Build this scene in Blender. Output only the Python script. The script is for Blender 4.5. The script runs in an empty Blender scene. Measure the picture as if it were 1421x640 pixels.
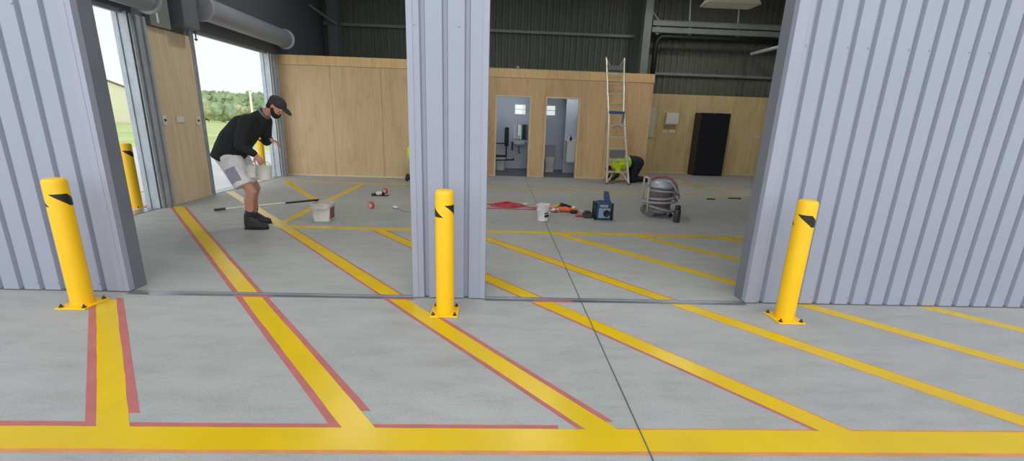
import bpy, bmesh, math, random
from mathutils import Vector, Matrix, Quaternion
random.seed(7)
SC = bpy.context.scene
COL = SC.collection
PI = math.pi

# ------------------------------------------------------------------ materials
def lin(c):
    return tuple(((v/255)/12.92 if v/255 <= 0.04045 else ((v/255+0.055)/1.055)**2.4) for v in c)

def new_mat(name):
    m = bpy.data.materials.new(name); m.use_nodes = True
    nt = m.node_tree
    b = nt.nodes['Principled BSDF']
    return m, nt, b

def N(nt, t, **kw):
    n = nt.nodes.new(t)
    for k, v in kw.items():
        if k in n.inputs: n.inputs[k].default_value = v
        else: setattr(n, k, v)
    return n

def plain(name, rgb, rough=0.5, metal=0.0, var=0.06, scale=6.0, coat=0.0, bump=0.0, spec=0.5):
    """procedural: base colour with a soft noise variation"""
    m, nt, b = new_mat(name)
    L = nt.links.new
    tc = N(nt, 'ShaderNodeTexCoord')
    no = N(nt, 'ShaderNodeTexNoise', Scale=scale, Detail=4.0)
    L(tc.outputs['Object'], no.inputs['Vector'])
    ra = N(nt, 'ShaderNodeMapRange')
    ra.inputs['From Min'].default_value = .3; ra.inputs['From Max'].default_value = .7
    ra.inputs['To Min'].default_value = 1-var; ra.inputs['To Max'].default_value = 1+var
    L(no.outputs['Fac'], ra.inputs['Value'])
    mx = N(nt, 'ShaderNodeVectorMath', operation='SCALE')
    mx.inputs[0].default_value = lin(rgb)
    L(ra.outputs['Result'], mx.inputs['Scale'])
    L(mx.outputs['Vector'], b.inputs['Base Color'])
    b.inputs['Roughness'].default_value = rough
    b.inputs['Metallic'].default_value = metal
    b.inputs['Coat Weight'].default_value = coat
    b.inputs['Specular IOR Level'].default_value = spec
    if bump:
        bp = N(nt, 'ShaderNodeBump', Strength=bump, Distance=0.01)
        L(no.outputs['Fac'], bp.inputs['Height']); L(bp.outputs['Normal'], b.inputs['Normal'])
    return m

def ramp(nt, stops):
    r = nt.nodes.new('ShaderNodeValToRGB')
    e = r.color_ramp.elements
    e[0].position, e[0].color = stops[0][0], (*lin(stops[0][1]), 1)
    e[1].position, e[1].color = stops[-1][0], (*lin(stops[-1][1]), 1)
    for p, c in stops[1:-1]:
        n = e.new(p); n.color = (*lin(c), 1)
    return r

def mix_col(nt, a, b_, fac, mode='MIX'):
    m = nt.nodes.new('ShaderNodeMix'); m.data_type = 'RGBA'; m.blend_type = mode
    for sock, v in ((m.inputs[6], a), (m.inputs[7], b_), (m.inputs[0], fac)):
        if hasattr(v, 'is_output'): nt.links.new(v, sock)
        elif isinstance(v, (int, float)): sock.default_value = v
        else: sock.default_value = (*v, 1)
    return m.outputs[2]

def concrete_mat():
    m, nt, b = new_mat('concrete'); L = nt.links.new
    tc = N(nt, 'ShaderNodeTexCoord')
    n1 = N(nt, 'ShaderNodeTexNoise', Scale=0.55, Detail=5.0, Roughness=.6)
    n2 = N(nt, 'ShaderNodeTexNoise', Scale=5.0, Detail=6.0, Roughness=.65)
    n3 = N(nt, 'ShaderNodeTexNoise', Scale=90.0, Detail=2.0)
    mp = N(nt, 'ShaderNodeMapping'); mp.inputs['Scale'].default_value = (.5, 1.6, 1)
    L(tc.outputs['Object'], mp.inputs['Vector'])
    L(mp.outputs['Vector'], n1.inputs['Vector']); L(mp.outputs['Vector'], n2.inputs['Vector']); L(tc.outputs['Object'], n3.inputs['Vector'])
    r1 = ramp(nt, [(.3, (166, 166, 163)), (.52, (173, 174, 171)), (.72, (181, 181, 177))])
    L(n1.outputs['Fac'], r1.inputs['Fac'])
    r2 = ramp(nt, [(.3, (232, 232, 231)), (.52, (248, 248, 248)), (.72, (255, 255, 255))])
    L(n2.outputs['Fac'], r2.inputs['Fac'])
    r3 = ramp(nt, [(.3, (238, 238, 238)), (.6, (255, 255, 255))])
    L(n3.outputs['Fac'], r3.inputs['Fac'])
    c = mix_col(nt, r1.outputs['Color'], r2.outputs['Color'], 1.0, 'MULTIPLY')
    c = mix_col(nt, c, r3.outputs['Color'], 1.0, 'MULTIPLY')
    L(c, b.inputs['Base Color'])
    rr = N(nt, 'ShaderNodeMapRange'); rr.inputs['To Min'].default_value = .5; rr.inputs['To Max'].default_value = .72
    L(n2.outputs['Fac'], rr.inputs['Value']); L(rr.outputs['Result'], b.inputs['Roughness'])
    bp = N(nt, 'ShaderNodeBump', Strength=.06, Distance=.01)
    L(n3.outputs['Fac'], bp.inputs['Height']); L(bp.outputs['Normal'], b.inputs['Normal'])
    return m

def ply_mat(name, axis='X', base=((178, 142, 100), (201, 167, 124), (214, 182, 140)), seed=0.0):
    """plywood sheets: tall grain, each 1.2 m sheet with its own tone"""
    m, nt, b = new_mat(name); L = nt.links.new
    tc = N(nt, 'ShaderNodeTexCoord')
    sep = N(nt, 'ShaderNodeSeparateXYZ'); L(tc.outputs['Object'], sep.inputs['Vector'])
    u = sep.outputs[axis]
    dv = N(nt, 'ShaderNodeMath', operation='DIVIDE'); L(u, dv.inputs[0]); dv.inputs[1].default_value = 1.2
    fl = N(nt, 'ShaderNodeMath', operation='FLOOR'); L(dv.outputs[0], fl.inputs[0])
    wn = N(nt, 'ShaderNodeTexWhiteNoise', noise_dimensions='1D'); L(fl.outputs[0], wn.inputs['W'])
    mp = N(nt, 'ShaderNodeMapping'); mp.inputs['Scale'].default_value = (2.6, 2.6, .75); mp.inputs['Location'].default_value = (seed, seed*.7, seed*.3)
    L(tc.outputs['Object'], mp.inputs['Vector'])
    off = N(nt, 'ShaderNodeVectorMath', operation='ADD'); L(mp.outputs['Vector'], off.inputs[0])
    cb = N(nt, 'ShaderNodeCombineXYZ'); 
    mu = N(nt, 'ShaderNodeMath', operation='MULTIPLY'); L(wn.outputs['Value'], mu.inputs[0]); mu.inputs[1].default_value = 17.0
    L(mu.outputs[0], cb.inputs['Z']); L(cb.outputs['Vector'], off.inputs[1])
    no = N(nt, 'ShaderNodeTexNoise', Scale=1.0, Detail=3.0, Distortion=.6); L(off.outputs['Vector'], no.inputs['Vector'])
    ml = N(nt, 'ShaderNodeMath', operation='MULTIPLY'); L(no.outputs['Fac'], ml.inputs[0]); ml.inputs[1].default_value = 6.0
    fr = N(nt, 'ShaderNodeMath', operation='PINGPONG'); L(ml.outputs[0], fr.inputs[0]); fr.inputs[1].default_value = 1.0
    r = ramp(nt, [(0.0, base[0]), (.35, base[1]), (1.0, base[2])]); L(fr.outputs[0], r.inputs['Fac'])
    n2 = N(nt, 'ShaderNodeTexNoise', Scale=1.0, Detail=3.0)
    mp2 = N(nt, 'ShaderNodeMapping'); mp2.inputs['Scale'].default_value = (40, 40, 1.5); L(tc.outputs['Object'], mp2.inputs['Vector']); L(mp2.outputs['Vector'], n2.inputs['Vector'])
    r2 = ramp(nt, [(.3, (240, 237, 233)), (.65, (255, 255, 255))]); L(n2.outputs['Fac'], r2.inputs['Fac'])
    c = mix_col(nt, lin(base[1]), r.outputs['Color'], .6)
    c = mix_col(nt, c, r2.outputs['Color'], 1.0, 'MULTIPLY')
    mr = N(nt, 'ShaderNodeMapRange'); mr.inputs['To Min'].default_value = .9; mr.inputs['To Max'].default_value = 1.06; L(wn.outputs['Value'], mr.inputs['Value'])
    sc = N(nt, 'ShaderNodeVectorMath', operation='SCALE'); L(c, sc.inputs[0]); L(mr.outputs['Result'], sc.inputs['Scale'])
    L(sc.outputs['Vector'], b.inputs['Base Color']); b.inputs['Roughness'].default_value = .55
    return m

def spatter_mat(name, base, spots, scale=14, thr=.62, rough=.8):
    m, nt, b = new_mat(name); L = nt.links.new
    tc = N(nt, 'ShaderNodeTexCoord')
    no = N(nt, 'ShaderNodeTexNoise', Scale=scale, Detail=3.0); L(tc.outputs['Object'], no.inputs['Vector'])
    r = N(nt, 'ShaderNodeMapRange'); r.inputs['From Min'].default_value = thr; r.inputs['From Max'].default_value = thr+.05
    L(no.outputs['Fac'], r.inputs['Value'])
    n2 = N(nt, 'ShaderNodeTexNoise', Scale=5.0, Detail=3.0); L(tc.outputs['Object'], n2.inputs['Vector'])
    r2 = ramp(nt, [(.35, tuple(int(v*.88) for v in base)), (.6, base)]); L(n2.outputs['Fac'], r2.inputs['Fac'])
    c = mix_col(nt, r2.outputs['Color'], lin(spots), r.outputs['Result'])
    L(c, b.inputs['Base Color']); b.inputs['Roughness'].default_value = rough
    return m

M = {}
M['concrete'] = concrete_mat()
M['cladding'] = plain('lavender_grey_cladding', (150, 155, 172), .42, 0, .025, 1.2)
M['flashing'] = plain('grey_flashing', (153, 157, 173), .42, 0, .03, 2)
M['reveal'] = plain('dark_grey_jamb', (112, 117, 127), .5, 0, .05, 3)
M['darkclad'] = plain('dark_lining_steel', (100, 105, 95), .55, 0, .07, .8)
M['darkside'] = plain('dark_side_lining', (104, 110, 116), .6, 0, .07, .8)
M['steel'] = plain('grey_painted_steel', (136, 142, 138), .45, .1, .06, 3)
M['curtain'] = plain('roller_curtain_steel', (146, 152, 162), .5, .1, .05, 2)
M['yard'] = plain('pale_yard_concrete', (214, 214, 212), .8, 0, .06, .6)
M['galv'] = plain('galvanised_steel', (178, 186, 194), .4, .2, .10, 9)
M['sill'] = plain('zinc_sill', (150, 156, 162), .28, .75, .18, 2.2)
M['white'] = plain('white_plastic', (228, 228, 224), .4, 0, .03, 8)
M['paint'] = plain('wet_yellow_floor_paint', (218, 182, 10), .29, 0, .05, 3.2, spec=.42)
M['bollard'] = plain('yellow_powder_coat', (244, 192, 8), .38, 0, .02, 4)
M['tape'] = plain('pink_red_masking_tape', (180, 104, 100), .55, 0, .10, 7)
M['tape2'] = plain('orange_overpainted_tape', (206, 140, 84), .5, 0, .10, 7)
M['black'] = plain('black_plastic', (26, 26, 28), .45, 0, .1, 12)
M['hazard'] = plain('black_reflective_band', (34, 30, 22), .4, 0, .08, 20)
M['cabinet'] = plain('black_cabinet_steel', (26, 28, 36), .42, 0, .06, 2)
M['ply'] = ply_mat('plywood_office', 'X', ((208, 176, 136), (221, 190, 150), (228, 199, 160)), seed=1.3)
M['ply2'] = ply_mat('plywood_washroom', 'X', ((206, 166, 122), (221, 184, 140), (228, 193, 150)), seed=5.1)
M['ply3'] = ply_mat('plywood_back', 'X', ((208, 182, 130), (222, 198, 148), (228, 206, 158)), seed=9.7)
M['ply4'] = ply_mat('plywood_column', 'Y', ((212, 190, 158), (222, 202, 172), (228, 208, 180)), seed=3.3)
M['plyband'] = ply_mat('plywood_fascia', 'X', ((224, 186, 128), (234, 198, 142), (238, 205, 150)), seed=2.2)
M['pine'] = plain('pale_pine_trim', (226, 206, 168), .5, 0, .06, 9)
M['roomwall'] = plain('washroom_wall_lining', (206, 212, 222), .45, 0, .02, 2)
M['vinyl'] = plain('dark_grey_vinyl', (96, 102, 110), .4, 0, .05, 6)
M['alu'] = plain('ladder_aluminium', (214, 212, 196), .35, .35, .06, 14)
M['blue'] = plain('blue_plastic', (52, 104, 150), .45, 0, .08, 20)
M['navy'] = plain('navy_plastic', (40, 70, 110), .45, 0, .1, 20)
M['greyplastic'] = plain('grey_plastic', (120, 122, 126), .45, 0, .08, 14)
M['hose'] = plain('grey_hose', (158, 156, 160), .45, 0, .06, 22)
M['maroon'] = plain('smoky_maroon_drum', (116, 104, 112), .35, 0, .15, 9)
M['red'] = plain('red_flex', (200, 66, 80), .5, 0, .12, 18)
M['orange'] = plain('orange_plastic', (226, 96, 52), .45, 0, .06, 18)
M['yellowp'] = plain('yellow_plastic', (214, 196, 40), .45, 0, .06, 18)
M['skin'] = plain('tanned_skin', (198, 142, 124), .55, 0, .06, 11)
M['shirt'] = plain('black_cotton', (33, 37, 40), .85, 0, .15, 12, bump=.2)
M['shorts'] = spatter_mat('paint_spattered_white_shorts', (238, 234, 236), (166, 162, 180), 10, .64, .85)
M['boot'] = plain('dark_leather', (46, 46, 48), .6, 0, .15, 18)
M['cap'] = plain('dark_brown_cap', (62, 56, 56), .8, 0, .1, 18)
M['beard'] = plain('dark_beard', (40, 30, 28), .85, 0, .25, 60, bump=.5)
M['hivis'] = plain('hi_vis_yellow', (206, 240, 40), .7, 0, .06, 10)
M['reflect'] = plain('silver_reflective_tape', (214, 216, 206), .35, .2, .04, 10)
M['dark'] = plain('dark_work_trousers', (26, 27, 36), .8, 0, .18, 9, bump=.2)
M['pail'] = spatter_mat('white_paint_pail', (226, 224, 218), (196, 150, 140), 11, .66, .45)
M['pail2'] = spatter_mat('white_tub_plastic', (232, 228, 230), (216, 176, 180), 16, .64, .45)
M['grass'] = plain('lawn_grass', (186, 200, 132), .9, 0, .18, .35)
M['leaf'] = plain('hedge_leaves', (146, 164, 128), .8, 0, .25, .9, bump=.8)
M['leaf2'] = plain('pale_shrub_leaves', (178, 182, 142), .8, 0, .3, 1.6, bump=.8)
M['cream'] = plain('cream_wall', (248, 242, 222), .6, 0, .02, .5)
M['roofred'] = plain('brown_roof', (150, 120, 112), .6, 0, .05, 1)
M['fixture'] = plain('cream_light_housing', (206, 200, 172), .5, 0, .04, 6)
M['mirror'] = plain('dark_mirror', (120, 126, 134), .08, .9, .02, 3)
M['joint'] = plain('dark_joint_sealant', (92, 92, 88), .8, 0, .1, 12)
M['scuff'] = plain('dark_scrap_rubber', (64, 62, 52), .8, 0, .1, 20)

def glass_mat():
    m = bpy.data.materials.new('clear_window_glass'); m.use_nodes = True
    nt = m.node_tree; nt.nodes.clear()
    o = N(nt, 'ShaderNodeOutputMaterial'); t = N(nt, 'ShaderNodeBsdfTransparent'); g = N(nt, 'ShaderNodeBsdfGlossy', Roughness=.05)
    t.inputs['Color'].default_value = (.93, .95, .95, 1)
    mx = N(nt, 'ShaderNodeMixShader', Fac=.08)
    nt.links.new(t.outputs[0], mx.inputs[1]); nt.links.new(g.outputs[0], mx.inputs[2]); nt.links.new(mx.outputs[0], o.inputs['Surface'])
    return m
M['glass'] = glass_mat()
def translucent_mat():
    m = bpy.data.materials.new('added_skylight_sheet'); m.use_nodes = True
    nt = m.node_tree; nt.nodes.clear()
    o = N(nt, 'ShaderNodeOutputMaterial'); t = N(nt, 'ShaderNodeBsdfTranslucent'); g = N(nt, 'ShaderNodeBsdfDiffuse')
    t.inputs['Color'].default_value = (.95, .97, .96, 1); g.inputs['Color'].default_value = (.8, .82, .8, 1)
    mx = N(nt, 'ShaderNodeMixShader', Fac=.1)
    nt.links.new(t.outputs[0], mx.inputs[1]); nt.links.new(g.outputs[0], mx.inputs[2]); nt.links.new(mx.outputs[0], o.inputs['Surface'])
    return m
M['added_skylight'] = translucent_mat()  # sheet for the added roof openings that let in fill light
def lamp_mat(name, col, s):
    m = bpy.data.materials.new(name); m.use_nodes = True
    nt = m.node_tree; nt.nodes.clear()
    o = N(nt, 'ShaderNodeOutputMaterial'); e = N(nt, 'ShaderNodeEmission', Strength=s); e.inputs['Color'].default_value = (*col, 1)
    nt.links.new(e.outputs[0], o.inputs['Surface'])
    return m
M['lamp'] = lamp_mat('fill_lamp_diffuser', (1.0, .97, .90), 78.0)  # emission of the added fill lamps under the roof

# ------------------------------------------------------------------ mesh helper
class MB:
    def __init__(s): s.bm = bmesh.new()
    def box(s, lo, hi, rot=None, pivot=None):
        r = bmesh.ops.create_cube(s.bm, size=1.0)
        c = (Vector(lo)+Vector(hi))/2; d = Vector(hi)-Vector(lo)
        for v in r['verts']:
            v.co = Vector((v.co.x*d.x, v.co.y*d.y, v.co.z*d.z))+c
        if rot is not None:
            p = Vector(pivot) if pivot is not None else c
            for v in r['verts']: v.co = rot @ (v.co-p)+p
        return s
    def cyl(s, a, b, r0, r1=None, n=20, cap=True):
        a, b = Vector(a), Vector(b); r1 = r0 if r1 is None else r1
        d = b-a; L = d.length
        if L < 1e-6: return s
        q = d.to_track_quat('Z', 'Y').to_matrix()
        rings = []
        for p, r in ((a, r0), (b, r1)):
            rings.append([s.bm.verts.new(p+q @ Vector((r*math.cos(2*PI*i/n), r*math.sin(2*PI*i/n), 0))) for i in range(n)])
        for i in range(n):
            j = (i+1) % n
            s.bm.faces.new((rings[0][i], rings[0][j], rings[1][j], rings[1][i]))
        if cap:
            s.bm.faces.new(rings[0][::-1]); s.bm.faces.new(rings[1])
        return s
    def lathe(s, c, prof, n=28, axis=(0, 0, 1)):
        """prof: (radius, height) list, open or closed ends become caps"""
        q = Vector(axis).to_track_quat('Z', 'Y').to_matrix(); c = Vector(c)
        rings = []
        for r, h in prof:
            if r < 1e-6: rings.append([s.bm.verts.new(c+q @ Vector((0, 0, h)))])
            else: rings.append([s.bm.verts.new(c+q @ Vector((r*math.cos(2*PI*i/n), r*math.sin(2*PI*i/n), h))) for i in range(n)])
        for A, B in zip(rings, rings[1:]):
            for i in range(n):
                j = (i+1) % n
                if len(A) == 1 and len(B) == 1: continue
                if len(A) == 1: s.bm.faces.new((A[0], B[j], B[i]))
                elif len(B) == 1: s.bm.faces.new((A[i], A[j], B[0]))
                else: s.bm.faces.new((A[i], A[j], B[j], B[i]))
        if len(rings[0]) > 1: s.bm.faces.new(rings[0][::-1])
        if len(rings[-1]) > 1: s.bm.faces.new(rings[-1])
        return s
    def ell(s, c, r, rot=None, sub=3):
        q = bmesh.ops.create_icosphere(s.bm, subdivisions=sub, radius=1.0)
        if isinstance(r, (int, float)): r = (r, r, r)
        for v in q['verts']:
            p = Vector((v.co.x*r[0], v.co.y*r[1], v.co.z*r[2]))
            v.co = (rot @ p if rot is not None else p)+Vector(c)
        return s
    def caps(s, a, b, r0, r1=None, n=16):
        r1 = r0 if r1 is None else r1
        s.cyl(a, b, r0, r1, n); s.ell(a, r0*.999, sub=2); s.ell(b, r1*.999, sub=2); return s
    def chain(s, pts, radii, n=14):
        for i in range(len(pts)-1): s.caps(pts[i], pts[i+1], radii[i], radii[i+1], n)
        return s
    def tube(s, pts, r, n=10, closed=False):
        pts = [Vector(p) for p in pts]; m = len(pts); rings = []
        up = None
        for i, p in enumerate(pts):
            if closed: t = pts[(i+1) % m]-pts[i-1]
            else: t = pts[min(i+1, m-1)]-pts[max(i-1, 0)]
            t.normalize()
            if up is None:
                up = Vector((0, 0, 1)) if abs(t.z) < .9 else Vector((1, 0, 0))
            x = t.cross(up)
            if x.length < 1e-5: x = t.cross(Vector((.3, .8, .5)))
            x.normalize(); y = x.cross(t); up = y
            rings.append([s.bm.verts.new(p+x*r*math.cos(2*PI*k/n)+y*r*math.sin(2*PI*k/n)) for k in range(n)])
        rng = range(m) if closed else range(m-1)
        for i in rng:
            A, B = rings[i], rings[(i+1) % m]
            for k in range(n):
                l = (k+1) % n
                s.bm.faces.new((A[k], A[l], B[l], B[k]))
        if not closed:
            s.bm.faces.new(rings[0][::-1]); s.bm.faces.new(rings[-1])
        return s
    def prism(s, poly, a, b, axis='z'):
        """extrude a 2-D polygon between a and b along an axis: z -> (x,y), y -> (x,z), x -> (y,z)"""
        def P(u, v, w):
            return {'z': (u, v, w), 'y': (u, w, v), 'x': (w, u, v)}[axis]
        A = [s.bm.verts.new(P(u, v, a)) for u, v in poly]; B = [s.bm.verts.new(P(u, v, b)) for u, v in poly]
        n = len(poly)
        for i in range(n):
            j = (i+1) % n
            s.bm.faces.new((A[i], A[j], B[j], B[i]))
        s.bm.faces.new(A[::-1]); s.bm.faces.new(B)
        return s
    def build(s, name, mat, parent=None, bevel=0.0, smooth=False, origin=None, remesh=0.0, smo=0, auto=None):
        bmesh.ops.recalc_face_normals(s.bm, faces=s.bm.faces)
        off = Vector((0, 0, 0))
        if parent is not None:
            r = parent
            while r is not None:
                off += r.location; r = r.parent
        elif origin is not None: off = Vector(origin)
        for v in s.bm.verts: v.co -= off
        me = bpy.data.meshes.new(name); s.bm.to_mesh(me); s.bm.free()
        if smooth or auto is not None:
            for p in me.polygons: p.use_smooth = True
        if auto is not None:
            me.set_sharp_from_angle(angle=math.radians(auto))
        me.materials.append(mat)
        o = bpy.data.objects.new(name, me); COL.objects.link(o)
        if parent is not None: o.parent = parent
        elif origin is not None: o.location = off
        if remesh:
            md = o.modifiers.new('merge', 'REMESH'); md.mode = 'VOXEL'; md.voxel_size = remesh; md.use_smooth_shade = True
            if smo:
                sm = o.modifiers.new('relax', 'SMOOTH'); sm.factor = .5; sm.iterations = smo
        if bevel:
            md = o.modifiers.new('edge', 'BEVEL'); md.width = bevel; md.segments = 2; md.limit_method = 'ANGLE'; md.angle_limit = math.radians(40)
        return o

def tag(o, label, cat, group=None):
    o['label'] = label; o['category'] = cat
    if group: o['group'] = group
    return o
def struct(o): o['kind'] = 'structure'; return o
def thing(name, loc, label, cat, group=None):
    o = bpy.data.objects.new(name, None); COL.objects.link(o); o.location = loc; o.empty_display_size = .1
    return tag(o, label, cat, group)
def copy_tree(o, parent=None):
    c = o.copy(); COL.objects.link(c)
    if parent is not None: c.parent = parent
    for ch in list(o.children): copy_tree(ch, c)
    return c

# ------------------------------------------------------------------ camera
def camera():
    cam = bpy.data.cameras.new('camera'); o = bpy.data.objects.new('camera', cam); COL.objects.link(o)
    p, yaw, roll = .254370087, .0388990648, .0340091904
    f0 = Vector((math.sin(yaw), math.cos(yaw), 0)); r0 = Vector((math.cos(yaw), -math.sin(yaw), 0)); u0 = Vector((0, 0, 1))
    f = f0*math.cos(p)-u0*math.sin(p); u = u0*math.cos(p)+f0*math.sin(p)
    r = r0*math.cos(roll)+u*math.sin(roll); u2 = u*math.cos(roll)-r0*math.sin(roll)
    mw = Matrix(((r.x, u2.x, -f.x, 0), (r.y, u2.y, -f.y, 0), (r.z, u2.z, -f.z, 1.52), (0, 0, 0, 1)))
    o.matrix_world = mw
    cam.sensor_width = 36; cam.lens = 36*589.57/1421; cam.clip_start = .05; cam.clip_end = 400
    SC.camera = o
camera()

# ------------------------------------------------------------------ the building shell
ZR = 5.7                      # roof height
FY = 3.45                     # outer face of the front wall
XL, XR, YB = -5.25, 8.75, 13.9
struct(MB().box((-5.45, -9, -.12), (16, 14.2, 0)).build('floor', M['concrete']))
struct(MB().box((-60, -9, -.16), (-5.45, 16.3, -.012)).build('floor_yard', M['yard']))
struct(MB().box((-80, 16.3, -.2), (16, 16.45, .09)).build('trim_kerb', M['yard']))
struct(MB().box((-120, 16.45, -.3), (30, 110, .02)).build('floor_lawn', M['grass']))
struct(MB().box((-120, -9, -.3), (-60, 16.45, -.02)).build('floor_lawn_side', M['grass']))

def ribbed(x0, x1, ribs, z0, z1, side=1, y=FY, h=-.030, wt=.013, wb=.023):
    """trapezoidal rib profile (in x, y), solid back at y+.03"""
    pr = [(x0, y)]
    for c in ribs:
        pr += [(c-wb, y), (c-wt, y-h), (c+wt, y-h), (c+wb, y)]
    pr.append((x1, y))
    poly = pr+[(x1, y+.05), (x0, y+.05)]
    return poly

def screw_heads(mb, xs, z, y):
    for x in xs: mb.lathe((x-.034, y, z), [(.007, 0), (.007, .005), (.0, .006)], 8, axis=(0, -1, 0))

# left wall
ribsL = sorted(-3.292-.1675*i for i in range(13))[::1]
mb = MB()
mb.prism(ribbed(-5.45, -3.13, ribsL, 0, 0), .012, ZR); 
screw_heads(mb, [ribsL[-1-i] for i in (1, 3, 4, 6)], 2.21, FY); screw_heads(mb, [ribsL[-1-i] for i in (0, 2, 3, 5)], .07, FY)
wl = struct(mb.build('wall_front_left', M['cladding']))
mb = MB(); mb.box((-3.13, FY-.004, .012), (-3.085, FY+.05, ZR)); mb.box((-3.175, FY-.006, .012), (-3.125, FY+.004, ZR))
MBF = mb.build('flashing', M['flashing'], wl)
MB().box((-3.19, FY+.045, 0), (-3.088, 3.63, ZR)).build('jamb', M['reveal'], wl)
MB().box((-5.45, 3.52, 0), (-3.18, 3.62, ZR)).build('inner_lining', M['darkside'], wl)
# pillar
ribsP = [-.584, -.415, -.246]
mb = MB(); mb.prism(ribbed(-.695, -.09, ribsP, 0, 0, y=FY-.012), .01, ZR)
screw_heads(mb, [-.61, -.276], 2.18, FY-.012); screw_heads(mb, [-.61, -.276], .07, FY-.012)
wp = struct(mb.build('wall_pillar', M['cladding']))
mb = MB(); mb.box((-.7, FY-.016, .01), (-.655, FY+.16, ZR)); mb.box((-.13, FY-.016, .01), (-.085, FY+.16, ZR)); mb.build('flashing', M['flashing'], wp)
MB().box((-.685, FY+.04, 0), (-.1, FY+.155, ZR)).build('inner_lining', M['darkside'], wp)
# right wall
ribsR = [2.386+.1635*i for i in range(44)]
mb = MB(); mb.prism(ribbed(2.255, 9.5, ribsR, 0, 0), .012, ZR)
screw_heads(mb, [ribsR[i] for i in range(0, 30) if i % 3 != 1], 2.15, FY)
screw_heads(mb, [ribsR[i] for i in range(1, 30) if i % 3 != 1], .075, FY)
wr = struct(mb.build('wall_front_right', M['cladding']))
mb = MB(); mb.box((2.235, FY-.006, .012), (2.325, FY+.05, ZR)); mb.build('flashing', M['flashing'], wr)
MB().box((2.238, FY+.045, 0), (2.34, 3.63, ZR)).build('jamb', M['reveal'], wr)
MB().box((2.33, 3.52, 0), (9.5, 3.62, ZR)).build('inner_lining', M['darkside'], wr)
# wall over the two openings
mb = MB()
mb.prism(ribbed(-3.085, -.7, [-3.0+.169*i for i in range(14)], 0, 0), 3.9, ZR)
mb.prism(ribbed(-.085, 2.235, [.01+.169*i for i in range(13)], 0, 0), 3.9, ZR)
struct(mb.build('wall_front_lintel', M['cladding']))
# base trims under the cladding
mb = MB()
for a, b in ((-5.45, -3.1), (-.69, -.095), (2.25, 9.5)): mb.box((a, FY+.006, 0), (b, FY+.05, .012))
struct(mb.build('baseboard_front', M['joint']))
# steel threshold rails
for i, (a, b) in enumerate(((-3.085, -.70), (-.085, 2.235))):
    mb = MB(); mb.box((a, 3.405, 0), (b, 3.475, .003)); mb.box((a, 3.462, 0), (b, 3.475, .010))
    struct(mb.build('trim_%d' % (i+1), M['sill']))

# left side wall with the two roller-door openings
def wx(y0, y1, z0, z1, mb): mb.box((-5.45, y0, z0), (XL, y1, z1))
mb = MB()
wx(3.6, 3.95, 0, ZR, mb); wx(3.95, 6.69, 2.83, ZR, mb); wx(6.69, 7.96, 0, ZR, mb); wx(7.96, 10.5, 2.83, ZR, mb); wx(10.5, 14.1, 0, ZR, mb)
wside = struct(mb.build('wall_left', M['darkside']))
struct(MB().box((-5.48, 3.95, -.02), (-5.25, 6.69, .008)).build('trim_3', M['sill']))  # pale strip stands in for the brighter-lit concrete at the doorway
struct(MB().box((-5.48, 7.96, -.02), (-5.25, 10.5, .008)).build('trim_4', M['sill']))  # same stand-in for sunlit-looking concrete at the far doorway
# plywood lining between the doors
t = struct(MB().box((-5.25, 6.99, .0), (-5.232, 7.90, 2.70)).build('wall_plywood_column', M['ply4'], bevel=.001))
# back wall: dark ribbed cladding, with two washroom window holes
def backseg(mb, x0, x1, z0, z1):
    n = int((x1-x0)/.19); ribs = [x0+.1+.19*i for i in range(max(0, n))]
    ribs = [r for r in ribs if r < x1-.05]
    mb.prism(ribbed(x0, x1, ribs, 0, 0, y=YB, h=-.028, wt=.03, wb=.05), z0, z1)
mb = MB()
backseg(mb, -5.45, -.3, 0, ZR); backseg(mb, -.3, 4.2, 2.3, ZR); backseg(mb, 4.2, 9.0, 0, ZR)
mb.box((-.3, YB, 0), (4.2, YB+.05, 1.68)); mb.box((-.3, YB, 1.68), (.48, YB+.05, 2.3)); mb.box((.86, YB, 1.68), (1.42, YB+.05, 2.3)); mb.box((1.80, YB, 1.68), (4.2, YB+.05, 2.3))
mb.box((.48, YB, 2.02), (.86, YB+.05, 2.3)); mb.box((1.42, YB, 2.02), (1.80, YB+.05, 2.3))
struct(mb.build('wall_back', M['darkclad']))
MBw = MB(); MBw.box((XR, 3.6, 0), (9.0, 14.1, ZR)); struct(MBw.build('wall_right', M['darkside']))
# roof with unseen translucent strips, added to bring daylight inside
mb = MB()
sky = [(-3.9, -2.7, 4.5, 10.5), (-.2, 1.0, 4.5, 11.3), (3.6, 4.8, 4.5, 11.3)]
xs = [-5.5, -3.9, -2.7, -.2, 1.0, 3.6, 4.8, 9.1]
for i in range(0, 7):
    if i % 2 == 0: mb.box((xs[i], 3.4, ZR), (xs[i+1], 14.2, ZR+.06))
    else:
        s_ = sky[i//2]; mb.box((xs[i], 3.4, ZR), (xs[i+1], s_[2], ZR+.06)); mb.box((xs[i], s_[3], ZR), (xs[i+1], 14.2, ZR+.06))
ro = struct(mb.build('ceiling', M['darkside']))
for s_ in sky: struct(MB().box((s_[0]+.002, s_[2]+.002, ZR+.01), (s_[1]-.002, s_[3]-.002, ZR+.03)).build('added_skylight', M['added_skylight'], ro))  # unseen panels added to brighten the interior

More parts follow.
